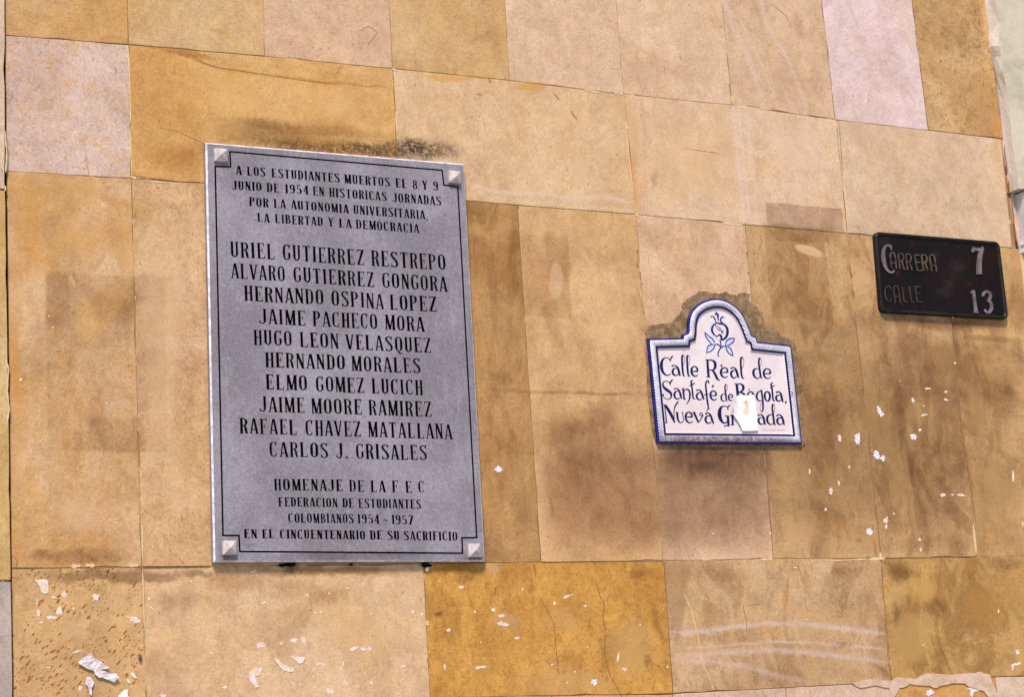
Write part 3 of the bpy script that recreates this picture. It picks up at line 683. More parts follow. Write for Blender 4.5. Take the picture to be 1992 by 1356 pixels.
def wall_blob(name, poly, mat, d=0.0008, parent=None, base=0.0, rough=0.0):
    """a thin solid lying on the wall from an outline in photograph pixels"""
    poly = ccw([W2(x, y) for x, y in poly])
    poly = [(x+random.uniform(-rough, rough), z+random.uniform(-rough, rough)) for x, z in poly]
    n = len(poly); sy = [surf(x, z)-0.0 for x, z in poly]; ym = min(sy)
    V = [(x, y_+0.001, z) for (x, z), y_ in zip(poly, sy)]+[(x, min(y_, ym+0.0004)-d, z) for (x, z), y_ in zip(poly, sy)]
    Fs = [(i, (i+1) % n, n+(i+1) % n, n+i) for i in range(n)]+[tuple(range(n, 2*n))]
    off = (parent or wall).location
    return mesh_obj(name, [Vector(v)-off for v in V], Fs, mat, parent or wall)
def strip(pts, w0, seg=5, jit=0.5):
    """ragged thin outline round a polyline, in pixels"""
    q = []
    for (a, b) in zip(pts, pts[1:]):
        for i in range(seg): q.append((a[0]+(b[0]-a[0])*i/seg, a[1]+(b[1]-a[1])*i/seg))
    q.append(pts[-1])
    L, R = ribbon_sides([(x, y, w0*random.uniform(0.5, 1.3) if 0 < i < len(q)-1 else w0*0.2) for i, (x, y) in enumerate(q)])
    return L+R[::-1]
for pts, w in (([(249,90),(252,150),(254,240)], 3.0), ([(253,250),(256,345)], 2.6), ([(767,134),(768,162)], 4), ([(770,215),(772,262)], 3), ([(1218,236),(1220,252)], 3.5),
               ([(1218,252),(1232,380)], 1.5), ([(1134,174),(1170,180)], 5), ([(1195,180),(1214,184)], 3), ([(764,134),(773,137)], 4), ([(1641,365),(1647,384)], 5),
               ([(1640,330),(1648,450)], 1.6), ([(276,1020),(277,1090)], 3), ([(138,1103),(158,1101)], 6), ([(166,1100),(185,1101)], 7), ([(250,1101),(270,1101)], 6),
               ([(277,1106),(281,1230)], 2.5), ([(281,1230),(285,1350)], 2), ([(1404,433),(1446,438)], 5), ([(1237,415),(1241,421)], 6), ([(1690,1089),(1722,1087)], 5), ([(1712,1075),(1714,1090)], 5),
               ([(1360,1089),(1385,1089)], 3), ([(1480,1089),(1503,1088)], 4), ([(1893,1020),(1899,1078)], 4), ([(1610,1092),(1690,1089)], 2), ([(830,1208),(832,1218)], 7), ([(255,343),(265,347)], 5),
               ([(263,349),(330,356)], 2.5), ([(1425,204),(1500,213)], 1.8), ([(1625,234),(1627,250)], 3), ([(1455,560),(1458,600)], 3)):
    wall_blob('joint_filling', strip(pts, w), m_cream, 0.0006)
for pts, w in (([(256,341),(285,345)], 3.5), ([(285,345),(345,353)], 3.2), ([(765,168),(767,200)], 3), ([(1450,205),(1480,208)], 2.5), ([(1500,212),(1535,218)], 2.8), ([(1568,222),(1600,228)], 2), ([(1780,55),(1785,100)], 2),
               ([(1788,118),(1806,252)], 2), ([(1239,486),(1241,494)], 6), ([(1239,512),(1241,520)], 7), ([(1241,495),(1241,512)], 2.5), ([(1452,490),(1453,500)], 4), ([(1455,528),(1456,534)], 4), ([(1655,530),(1656,538)], 5),
               ([(1659,566),(1660,574)], 5), ([(1240,560),(1262,640)], 1.6), ([(1715,1100),(1720,1180)], 2.6), ([(1720,1180),(1728,1290)], 2.4), ([(1728,1290),(1735,1322)], 4), ([(1005,399),(1009,404)], 4), ([(1002,400),(1010,440)], 1.8),
               ([(1045,1000),(1053,1094)], 2), ([(1291,1095),(1298,1200)], 2.2), ([(1298,1200),(1309,1350)], 1.8), ([(24,1108),(130,1106)], 2), ([(130,1106),(276,1105)], 2.6), ([(276,1105),(410,1103)], 2.4), ([(1490,900),(1505,1088)], 1.8), ([(1853,625),(1866,800)], 1.6),
               ([(1660,600),(1680,760)], 1.6), ([(1690,850),(1713,1084)], 1.8), ([(1866,800),(1899,1020)], 1.8), ([(1720,1088),(1900,1084)], 2.2), ([(1054,1095),(1290,1093)], 1.6), ([(831,1280),(834,1300)], 3.4),
               ([(1640,370),(1648,450)], 2), ([(1806,253),(1950,270)], 1.8), ([(1632,240),(1640,360)], 1.8)):
    wall_blob('open_joint', strip(pts, w*0.5, 8), m_bark, 0.0003)
# cracks
m_fill = plain_mat('yellowish_crack_filler', (222, 184, 132), 0.9, 0.25, 200)[0]
m_crack = plain_mat('crack_shadow_line', (148, 102, 56), 0.95, 0.2, 100)[0]
for pts, w in (([(1052,1165),(1064,1188),(1078,1215),(1080,1250),(1082,1270),(1087,1316)], 1.5), ([(1158,1132),(1168,1165),(1175,1172),(1172,1200),(1177,1225),(1175,1275),(1186,1315),(1200,1340),(1210,1356)], 1.6),
               ([(1175,1172),(1188,1157)], 1.3), ([(1039,1098),(1041,1124)], 3), ([(1275,1200),(1282,1220),(1286,1245)], 1.3), ([(1268,1290),(1285,1300),(1290,1310)], 1.4), ([(1268,1345),(1275,1320)], 1.6), ([(310,248),(345,255),(400,280),(470,302)], 0.8),
               ([(350,105),(395,122),(420,130),(560,152),(664,165)], 1.0), ([(165,290),(173,340)], 1.2), ([(1445,1178),(1452,1210),(1453,1245)], 1.0), ([(1445,1180),(1480,1176)], 1.2), ([(664,452-30),(690,400)], 0.1),
               ([(967,395),(958,425),(945,450)], 1.0), ([(25,1082),(33,1092),(32,1106)], 1.6), ([(655,145),(664,124)], 1.3), ([(700,60),(716,50),(735,62),(712,92)], 1.0), ([(1940,200),(1948,230)], 0.6), ([(1328,288),(1400,298)], 0.8),
               ([(1430,230),(1500,225)], 0.1), ([(1500,6),(1530,30),(1540,55)], 0.8), ([(1000,880),(1040,882)], 1.0)):
    if w > 0.2: wall_blob('crack', strip(pts, w), m_crack, 0.00025)
for pts, w in (([(1330,1155),(1345,1190),(1358,1240),(1366,1290),(1370,1302),(1380,1320),(1388,1345)], 3.0),):
    wall_blob('filled_crack', strip(pts, w*0.75, 7), m_fill, 0.0006)

# grey mortar squeezed out round the ceramic sign
m_hal = plain_mat('grey_bedding_mortar', (122, 94, 62), 0.95, 0.35, 170, col2=(158, 126, 90), s2=40, bump=0.003)[0]
HAL = [(1256,662),(1256,640),(1262,634),(1280,630),(1300,630),(1312,622),(1322,612),(1328,600),(1326,592),(1332,584),(1342,578),(1352,572),(1362,568),(1372,566),(1380,571),(1392,570),(1402,572),(1410,568),(1424,573),(1434,576),
       (1436,572),(1450,571),(1457,570),(1458,590),(1464,594),(1472,598),(1480,608),(1484,622),(1486,632),(1494,638),(1500,634),(1508,640),(1514,648),(1522,656),(1532,658),(1544,660),(1548,672),(1549,690),(1553,705),(1555,725),(1560,745),(1557,765),
       (1557,800),(1560,840),(1564,862),(1560,868),(1500,867),(1400,866),(1290,866),(1274,862),(1262,790)]
H2 = []
for i, p in enumerate(HAL):
    q = HAL[(i+1) % len(HAL)]
    for k in range(3): H2.append((p[0]+(q[0]-p[0])*k/3+random.uniform(-2.2, 2.2), p[1]+(q[1]-p[1])*k/3+random.uniform(-2.0, 2.0)))
wall_blob('bedding_mortar', H2, m_hal, 0.0025)
# pale cement smeared along the foot of the right hand slabs
SM = [(1655,1330),(1690,1322),(1732,1326),(1745,1318),(1780,1322),(1800,1312),(1850,1314),(1880,1312),(1905,1308),(1925,1315),(1930,1328),(1936,1345),(1938,1356),(1925,1360),(1910,1345),(1890,1338),(1870,1330),(1840,1332),(1820,1340),(1800,1334),(1770,1333),(1748,1340),(1740,1358),(1730,1360),(1728,1340),(1700,1334),(1672,1338)]
S2 = []
for i, p in enumerate(SM):
    q = SM[(i+1) % len(SM)]
    for k in range(3): S2.append((p[0]+(q[0]-p[0])*k/3+random.uniform(-1.6, 1.6), p[1]+(q[1]-p[1])*k/3+random.uniform(-1.6, 1.6)))
wall_blob('cement_smear', S2, m_pinkm, 0.0022)

# paper left stuck on the stone
m_paper = plain_mat('weathered_paper', (244, 224, 212), 0.85, 0.08, 160, col2=(226, 196, 168), s2=90, bump=0.0004)[0]
m_paperg = plain_mat('grey_pasted_paper', (216, 208, 214), 0.85, 0.3, 260, col2=(245, 238, 240), s2=180, bump=0.0008)[0]
def scrap(cx, cy, w, h, rot=0.0, mat=None, name='paper_residue'):
    n = 13 if max(w, h) < 12 else 24
    a = math.radians(rot); pts = []
    for i in range(n):
        th = 2*math.pi*i/n; r = random.uniform(0.5, 1.2)
        x, y = r*w/2*math.cos(th), r*h/2*math.sin(th)
        pts.append((cx+x*math.cos(a)-y*math.sin(a), cy+x*math.sin(a)+y*math.cos(a)))
    wall_blob(name, pts, mat or m_paper, random.uniform(0.0002, 0.0005))
for a in ((125,1157,13,12,30),(187,1163,13,15),(262,1207,22,12,20),(250,1202,18,3,10),(103,1202,24,9),(115,1190,12,18),(72,1172,4,14),(75,1193,9,18),(80,1212,12,6),(148,1269,24,3,-18),(105,1163,12,5,10),(155,1340,8,12),
          (95,1300,14,3),(143,1185,5,4),(493,1112,13,5,-15),(508,1256,20,12),(548,1252,12,6,-10),(572,1247,18,9),(590,1247,12,16,-20),(620,1293,13,5,-30),(630,1293,6,4),(514,1173,14,4,-30),
          (598,1158,6,4),(615,1193,7,4),(624,1192,5,5),(640,1155,4,4),(583,1333,10,5),(642,1345,18,10,20),(317,1355,14,8),(437,1338,12,6,-25),(290,1165,6,7),(295,1183,14,3,40),(372,1132,5,4),(402,1230,7,4),(412,1272,16,3,15),
          (668,1292,5,10),(677,1145,7,3),(706,1137,5,4),(690,1262,18,8,-25),(706,1264,14,6,20),(719,1263,12,7),(803,1191,6,9),(821,1195,4,6),(722,1195,6,8),(784,1322,5,4),(784,1298,16,4,-10),(672,1330,14,12),(722,1329,6,7),
          (898,1143,14,6),(924,1191,5,6),(959,1187,11,9),(976,1199,15,6),(978,1215,24,9,10),(872,1227,9,9),(1006,1242,12,6),(934,1299,30,6,-8),(865,1300,4,16),(1103,1161,24,6,-22),(1078,1174,6,7),(1138,1180,7,5),(935,1251,5,3),
          (1202,1278,5,18,8),(1214,1303,10,9),(1073,1294,6,4),(1103,1329,4,4),(1118,1308,5,4),(1142,1260,3,4),(1298,1298,5,6),(1016,1147,5,7),(1245,1216,4,4),
          (1575,917,4,12),(1616,956,8,14),(1632,941,5,10,-10),(1606,992,5,6),(1652,909,4,8),(1547,1105,10,3,10),(1739,1000,4,5),(1723,1013,11,14),(1724,1025,6,8),(1789,1050,6,8),(1791,1070,5,11),(1833,964,12,8),
          (1853,963,7,4),(1870,964,18,6,5),(1971,926,5,24),(1990,1020,6,9),(1966,1165,0.1,0.1),(1942,1190,4,10),(1980,1270,11,11),(1985,1253,0.1,0.1),(1977,1293,26,5,-15),(1970,1300,6,14,10),(1796,1256,4,4),(1568,1206,4,3),
          (1633,852,7,16,-20),(1776,779,6,12),(1804,756,12,5,5),(1840,762,6,5),(1841,778,12,5,15),(1797,808,16,4,-12),(1790,837,7,6),(1797,790,5,3),(1750,741,3,3),(1858,706,4,5),(820,880,0.1,0.1),(40,739,6,7),(95,615,4,4),(103,637,4,5),
          (207,784,4,4),(1388,1038,3,3),(1499,1038,3,5)):
    if a[2] > 1: scrap(*a)
for a in ((970,913,15,13),(1668,855,13,24),(1705,886,12,18,-20),(1717,892,9,14),(1711,800,9,22,-20),(1716,806,9,9),(1777,850,12,14),(1692,1035,11,18),(1156,1328,15,14),(1806,1351,12,8)):
    scrap(*a, mat=m_paperg)
Q = lambda pts, ox, oy, s: [(ox+x/s, oy+y/s) for x, y in pts]
wall_blob('paper_residue', Q([(345,205),(400,190),(465,195),(480,245),(480,325),(445,340),(410,320),(395,270),(370,230)], 0, 1090, 5.096), m_paper, 0.001)
wall_blob('paper_residue', Q([(1455,1215),(1500,1190),(1530,1190),(1520,1230),(1490,1240),(1500,1280),(1515,1300),(1490,1305),(1455,1260)], 0, 904, 3), m_paper, 0.001)
wall_blob('paper_residue', Q([(1598,1135),(1625,1140),(1650,1165),(1690,1185),(1715,1185),(1715,1210),(1690,1212),(1655,1205),(1630,1180)], 0, 904, 3), m_paper, 0.001)
wall_blob('paper_residue', Q([(1688,1122),(1785,1125),(1765,1160),(1745,1165),(1725,1145)], 0, 904, 3), m_paper, 0.001)
wall_blob('paper_residue', Q([(1655,1310),(1680,1295),(1750,1300),(1745,1320),(1700,1330),(1690,1360),(1675,1350),(1680,1320)], 1328, 904, 3), m_paper, 0.001)
wall_blob('paper_residue', Q([(1420,1325),(1450,1315),(1470,1335),(1440,1350)], 1328, 904, 3), m_paperg, 0.001)

# ------------------------------------------------------------------ pilaster at the left
pil = thing('stone_pilaster', 'narrow sandstone pilaster with chipped edge at the far left, ochre above a grey block', 'pilaster', (0.6, WALL_Y, 0))
PD = 0.008
def pl(y0, y1, x0, x1, A, B, C, sd):
    a = vl((x0, y0), (x1, y1)) if True else None
    xs0 = P(x0, y0, PD).x; xs1 = P(x1, y1, PD).x
    z0 = P(x0, y0, PD).z; z1 = P(x1, y1, PD).z
    pts, bx = slab_outline(vx(0.42), lambda z: xs0+(xs1-xs0)*(z-z0)/((z1-z0) or 1), flat(z0), flat(z1))
    slab(pil, pts, bx, stone_mat('pilaster_stone', A, B, C, sd, mottle=.4, fleck=.35), y=WALL_Y-PD, th=PD+0.015)
pl(-560, 368, 10, 9, (212,178,146), (218,188,158), (200,160,120), 71)
pl(370, 1130, 10.5, 22, (198,160,96), (214,178,120), (184,140,74), 72)
pl(1132, 1800, 22, 30, (176,158,146), (196,176,160), (150,132,124), 73)
pl(1802, 2900, 30, 50, (180,160,146), (196,176,160), (150,132,124), 74)
mb = MB(); mb.box(0.42, XL-0.006, WALL_Y-PD+0.004, WALL_Y+0.3, 0, EYE.z+2.63); mb.build('mortar_bed', m_bed, pil)
for pts in ([(9,700),(15,720),(12,760),(16,800),(11,830)], [(8,255),(11,300),(9,338)], [(3,362),(9,366),(8,374)]):
    wall_blob('chipped_edge', strip(pts, 3), m_cream, 0.0006, parent=pil, base=PD)
left = thing('stone_wall', 'sandstone wall going on to the left of the narrow pilaster', 'wall', (-1, WALL_Y, 0))
for jt, jb, w in ((JT2, JT, .59), (JT, j1, .295), (j1, j2, .59), (j2, j3, .295), (j3, j4, .59), (j4, JB, .295), (JB, JB2, .59), (JB2, JB3, .295)):
    x = 0.418; i = 0
    while x > -1.6:
        pts, bx = slab_outline(vx(x-w), vx(x), flat(jt(0)), flat(jb(0))); slab(left, pts, bx, gen[(i*5+int(w*10)+int(jt(0)*7)) % 4]); x -= w; i += 1
mb = MB(); mb.box(-1.9, 0.418, WALL_Y+0.0032, WALL_Y+0.3, 0, EYE.z+2.63); mb.build('mortar_bed', m_bed, left)

# ------------------------------------------------------------------ engraved letters (condensed roman with small slab serifs)
T0, t0 = 0.135, 0.072
def glyph(ch, T, h):
    """convex polygons of a letter, cap height 1; returns (width, polygons)"""
    out = []
    def q(*p): out.append(ccw(list(p)))
    def st(x0, y0, x1, y1, w0, w1=None):
        w1 = w1 or w0; q((x0-w0/2, y0), (x0+w0/2, y0), (x1+w1/2, y1), (x1-w1/2, y1))
    def hz(x0, x1, y, w): q((x0, y-w/2), (x1, y-w/2), (x1, y+w/2), (x0, y+w/2))
    def sf(x, y, w, up, s=0.05, k=0.06):
        q((x-w/2-s, y), (x+w/2+s, y), (x+w/2, y+k*up), (x-w/2, y+k*up))
    def stem(x, w, a=0, b=1, lo=True, hi=True):
        st(x, a, x, b, w)
        if lo: sf(x, a, w, 1)
        if hi: sf(x, b, w, -1)
    def cv(pts, closed=False, n=4):
        pts = catmull(pts, n, closed)
        if closed: pts = pts+[pts[0]]
        L, R = [], []
        m = len(pts)
        for i, (x, y, w) in enumerate(pts):
            a = pts[(i-1) % (m-1)] if closed else pts[max(i-1, 0)]; b = pts[(i+1) % (m-1)] if closed else pts[min(i+1, m-1)]
            dx, dy = b[0]-a[0], b[1]-a[1]; l = math.hypot(dx, dy) or 1
            L.append((x-dy/l*w/2, y+dx/l*w/2)); R.append((x+dy/l*w/2, y-dx/l*w/2))
        for i in range(m-1): q(L[i], L[i+1], R[i+1], R[i])
    w = 0.40; e = h*0.95
    if ch == 'A': st(.05, 0, .185, 1, h); st(.35, 0, .215, 1, T, T*.9); hz(.09, .31, .27, e); sf(.05, 0, h, 1, .045); sf(.35, 0, T, 1, .035)
    elif ch == 'L': stem(.10, T); hz(.1, .36, e/2, e); st(.335, 0, .355, .22, .05, .03)
    elif ch in 'OQ0':
        cv([(.2, .965, h), (.305, .86, T*.8), (.325, .66, T), (.325, .34, T), (.305, .14, T*.8), (.2, .035, h), (.095, .14, T*.8), (.075, .34, T), (.075, .66, T), (.095, .86, T*.8)], True, 3)
        if ch == 'Q': cv([(.16, .02, .06), (.22, -.10, .10), (.31, -.14, .08), (.37, -.08, .03)])
    elif ch == 'S':
        cv([(.33, .80, .05), (.28, .93, h), (.18, .965, h), (.09, .88, T*.8), (.085, .74, T*.95), (.18, .58, T), (.27, .45, T), (.33, .29, T), (.315, .12, T*.8), (.23, .035, h), (.13, .05, h), (.06, .17, .05)])
        st(.34, .75, .35, 1.0, .02, .05); st(.055, 0, .055, .25, .05, .02)
    elif ch in 'EF':
        stem(.10, T); hz(.06, .34, 1-e/2, e); st(.325, .79, .345, 1, .02, .06); hz(.1, .26, .52, e*.8); st(.255, .36, .255, .66, .035)
        if ch == 'E': hz(.06, .35, e/2, e); st(.35, 0, .36, .23, .06, .02)
        w = .38
    elif ch == 'T': stem(.2, T, hi=False); hz(.04, .36, 1-e/2, e); st(.03, .79, .05, 1, .02, .06); st(.37, .79, .35, 1, .02, .06)
    elif ch == 'U':
        st(.09, .28, .09, 1, T); sf(.09, 1, T, -1); st(.315, .28, .315, 1, T*.85); sf(.315, 1, T*.85, -1, .04)
        cv([(.09, .32, T), (.10, .16, T*.9), (.2, .035, h*1.1), (.30, .16, T*.8), (.315, .32, T*.85)])
    elif ch == 'D': stem(.09, T); cv([(.06, .965, e), (.2, .962, e), (.29, .88, T*.7), (.325, .72, T), (.325, .28, T), (.29, .12, T*.7), (.2, .038, e), (.06, .035, e)])
    elif ch == 'I': stem(.10, T); w = .20
    elif ch == 'N': stem(.07, h, hi=False); st(.34, 0, .08, 1, T*1.05); sf(.08, 1, T, -1, .04); st(.335, 0, .335, 1, h); sf(.335, 1, h, -1)
    elif ch == 'M':
        w = .50; stem(.07, h, hi=False); st(.245, .02, .09, 1, T); sf(.09, 1, T, -1, .04); st(.25, .02, .40, 1, h); stem(.425, T)
    elif ch in 'RP':
        stem(.09, T); cv([(.05, .965, e), (.2, .965, e), (.295, .89, T*.8), (.32, .74, T), (.295, .6, T*.8), (.2, .515, e), (.09, .51, e)])
        if ch == 'R': cv([(.21, .52, T*.6), (.275, .42, T*.9), (.30, .22, T), (.345, .0, T*.8)]); st(.345, 0, .37, .06, .08, .02)
    elif ch == 'B':
        stem(.09, T)
        cv([(.05, .965, e), (.19, .965, e), (.28, .9, T*.8), (.30, .76, T), (.28, .63, T*.8), (.19, .55, e), (.09, .54, e)])
        cv([(.09, .54, e), (.2, .535, e), (.30, .45, T*.8), (.325, .29, T), (.30, .12, T*.8), (.2, .035, e), (.05, .035, e)])
    elif ch == 'Y': st(.2, .42, .06, 1, T); st(.2, .42, .345, 1, h); stem(.2, T, 0, .48, hi=False); sf(.06, 1, T, -1, .03); sf(.345, 1, h, -1, .04)
    elif ch == 'V': st(.19, 0, .055, 1, T*.9, T); st(.21, 0, .35, 1, h); sf(.055, 1, T, -1, .035); sf(.35, 1, h, -1, .045)
    elif ch == 'H': stem(.09, T); stem(.325, T*.9); hz(.09, .33, .52, e)
    elif ch == 'J': w = .34; st(.25, .28, .25, 1, T); sf(.25, 1, T, -1); cv([(.25, .32, T), (.24, .14, T*.8), (.15, .03, h), (.05, .06, h), (.01, .19, .09)])
    elif ch in 'CG':
        cv([(.33, .77, .04), (.30, .92, h), (.2, .965, h), (.10, .87, T*.8), (.075, .66, T), (.075, .34, T), (.10, .13, T*.8), (.2, .035, h), (.30, .09, h), (.335, .23, .05 if ch == 'C' else T*.8)])
        st(.335, .72, .35, 1.0, .02, .05)
        if ch == 'G': st(.325, .13, .325, .46, T*.9); hz(.24, .385, .455, .045)
    elif ch == 'Z': hz(.05, .35, 1-e/2, e); st(.08, 0, .33, 1, T*1.0); hz(.05, .36, e/2, e); st(.05, .79, .06, 1, .02, .05); st(.355, 0, .365, .22, .06, .02)
    elif ch == '1': stem(.13, T, hi=False); q((.13-T/2, 1), (.13, 1), (.13, .86), (.02, .82)); w = .24
    elif ch == '9':
        cv([(.19, .965, h), (.30, .87, T*.9), (.30, .6, T*.9), (.19, .49, h), (.08, .6, T*.9), (.08, .87, T*.9)], True)
        cv([(.32, .74, T*.8), (.325, .4, T), (.29, .14, T*.8), (.19, .035, h), (.09, .07, h), (.05, .17, .1)])
    elif ch == '5': hz(.09, .32, .955, e*1.2); st(.07, .52, .09, 1, .06); cv([(.07, .55, .06), (.18, .60, h), (.29, .52, T*.8), (.32, .33, T), (.29, .12, T*.8), (.18, .035, h), (.09, .07, h), (.05, .17, .1)])
    elif ch == '4': st(.26, 0, .26, 1, T); sf(.26, 0, T, 1); st(.04, .30, .24, 1, h); hz(.02, .38, .30, e)
    elif ch == '7': hz(.05, .35, .95, e*1.4); st(.14, 0, .32, .95, T); st(.05, .76, .06, 1, .02, .05)
    elif ch == '8':
        cv([(.2, .965, h), (.30, .88, T*.8), (.29, .64, T*.8), (.2, .535, h), (.11, .64, T*.8), (.10, .88, T*.8)], True)
        cv([(.2, .535, h), (.315, .42, T*.85), (.32, .15, T*.85), (.2, .035, h), (.08, .15, T*.85), (.085, .42, T*.85)], True)
    elif ch == '.': q((.05, 0), (.16, 0), (.16, .12), (.05, .12)); w = .2
    elif ch == ',': q((.03, .1), (.13, .1), (.09, -.12), (.05, -.12)); w = .15
    elif ch == '~': cv([(.03, .36, .04), (.11, .45, .09), (.22, .42, .1), (.33, .38, .09), (.40, .48, .04)]); w = .43
    return w, out

# words: text, x0, baseline y0, x1, baseline y1 (photograph pixels)
LINES = [
 (17.6, .155, .085, [('A',459,339.5,470.5,340.5), ('LOS',481,341,516.5,343), ('ESTUDIANTES',528.5,344.6,661,354.9), ('MUERTOS',670.5,356.3,759,363), ('EL',770,364.2,792.5,366), ('8',803,367.2,812.5,368), ('Y',822,368.5,832,369.2), ('9',843,370,853,371)]),
 (17.6, .155, .085, [('JUNIO',452,368.6,509,371.8), ('DE',519.3,373,543,374.8), ('1954',554.4,375.6,601,378.4), ('EN',609,379.8,631,381.2), ('HISTORICAS',641,382.4,752.6,391), ('JORNADAS',764.3,392.2,858.7,399.6)]),
 (17.6, .155, .085, [('POR',485,400.6,522.7,403.6), ('LA',533,404.2,556,405.8), ('AUTONOMIA',566.4,406.4,678.4,415.2), ('UNIVERSITARIA,',688,416,833,427)]),
 (17.6, .155, .085, [('LA',501,431.2,524.4,433), ('LIBERTAD',535.3,433.6,628,439.6), ('Y',639,440.4,649,441.2), ('LA',660,442,684,444), ('DEMOCRACIA',693,444.7,815.4,453)]),
 (30.5, .125, .07, [('URIEL',448.3,499.8,535.6,504.8), ('GUTIERREZ',550,505.6,709.4,516.4), ('RESTREPO',722.8,517.4,867.8,525.4)]),
 (29.5, .125, .07, [('ALVARO',449.8,541.3,555,547), ('GUTIERREZ',571,548.4,728.5,558.4), ('GONGORA',743.7,559,870.3,567.6)]),
 (29.7, .125, .07, [('HERNANDO',475.6,585.4,630,592.8), ('OSPINA',644.8,594,746.8,601.4), ('LOPEZ',758.7,602.4,850.2,606.8)]),
 (29.5, .125, .07, [('JAIME',505,629.6,594.5,633.6), ('PACHECO',608.8,634.6,735,640.2), ('MORA',749.4,641.8,826,645.8)]),
 (29.5, .125, .07, [('HUGO',493.8,670.8,568.6,673.4), ('LEON',583.5,675,659.3,678), ('VELASQUEZ',673.3,679.4,839.5,687)]),
 (29.5, .125, .07, [('HERNANDO',516.4,714.9,671.7,719.6), ('MORALES',684.2,721.4,819,726.4)]),
 (29.7, .125, .07, [('ELMO',517.4,757.8,598.3,760), ('GOMEZ',614.6,761.6,709.5,765), ('LUCICH',723.5,765.8,823,769.2)]),
 (30.0, .125, .07, [('JAIME',505.5,801.2,592.7,803.8), ('MOORE',606,804.6,704.3,807), ('RAMIREZ',717.7,808,840.4,811.2)]),
 (30.2, .125, .07, [('RAFAEL',466.5,843.4,578.5,846.6), ('CHAVEZ',594.5,847.4,702.7,849.8), ('MATALLANA',716.4,850.4,880,855)]),
 (29.5, .125, .07, [('CARLOS',524.3,888.7,639.3,891.3), ('J.',654.7,891.8,678.5,892.3), ('GRISALES',692.9,892.8,831.4,895.6)]),
 (22.8, .135, .07, [('HOMENAJE',533.5,954.4,666.8,956.2), ('DE',679.8,956.8,708.4,957.2), ('LA',721.4,957.6,750,958), ('F',762.8,958.2,775.9,958.4), ('E',789,958.6,801.7,958.8), ('C',814,959,826,959.2)]),
 (18.3, .155, .08, [('FEDERACION',542,985.7,657,987.6), ('DE',666.8,988,688.3,988.3), ('ESTUDIANTES',698,988.6,819.3,990.4)]),
 (18.3, .155, .08, [('COLOMBIANOS',561,1017.2,688.3,1018.6), ('1954',695.8,1019,738.8,1019.8), ('~',745,1020,755.7,1020.4), ('1957',762,1020.6,804.5,1021.4)]),
 (17.8, .165, .09, [('EN',475,1047.4,500.3,1047.8), ('EL',510.6,1047.9,534,1048.1), ('CINCUENTENARIO',545,1048.3,710.7,1050.2), ('DE',720.3,1050.3,743.9,1050.5), ('SU',754,1050.8,777,1051.2), ('SACRIFICIO',786,1051.4,890.2,1052.8)]),
]
# ------------------------------------------------------------------ memorial plaque
PDP = 0.016
plq = thing('memorial_plaque', 'grey stone memorial plaque with a long engraved list of names and pyramid corner studs', 'plaque', P(680, 700))
m_plq, t, b = new_mat('grey_limestone')
ps = t.n('ShaderNodeNewGeometry').outputs['Position']
c = t.mix(t.mr(t.noise(ps, 7.0, 6, 0.65), 0.38, 0.64), alb((130, 123, 126)), alb((152, 145, 149)))
st = t.n('ShaderNodeMapping'); t.set(st.inputs[0], ps); st.inputs['Scale'].default_value = (1, 1, 0.12)
c = t.mix(t.math('MULTIPLY', t.mr(t.noise(st.outputs[0], 60.0, 4, 0.6), 0.56, 0.68), 0.12), c, alb((190, 186, 196)))
c = t.mix(t.math('MULTIPLY', t.mr(t.noise(ps, 190.0, 4, 0.8), 0.56, 0.70), 0.5), c, alb((186, 180, 192)))
c = t.mix(t.math('MULTIPLY', t.mr(t.noise(t.vec('ADD', ps, (2, 2, 2)), 190.0, 4, 0.8), 0.56, 0.70), 0.45), c, alb((92, 88, 92)))
gq = t.noise(ps, 300.0, 3, 0.8); g4 = t.noise(ps, 90.0, 3, 0.7)
g = t.math('ADD', t.math('MULTIPLY_ADD', t.math('SUBTRACT', gq, 0.5), 1.6, 1.0), t.math('MULTIPLY', t.math('SUBTRACT', g4, 0.5), 0.45))
cv_ = t.n('ShaderNodeCombineXYZ')
for k in range(3): t.set(cv_.inputs[k], g)
c = t.mix(1.0, c, cv_.outputs[0], 'MULTIPLY')
wg = t.n('ShaderNodeGroup'); wg.node_tree = G_WARP
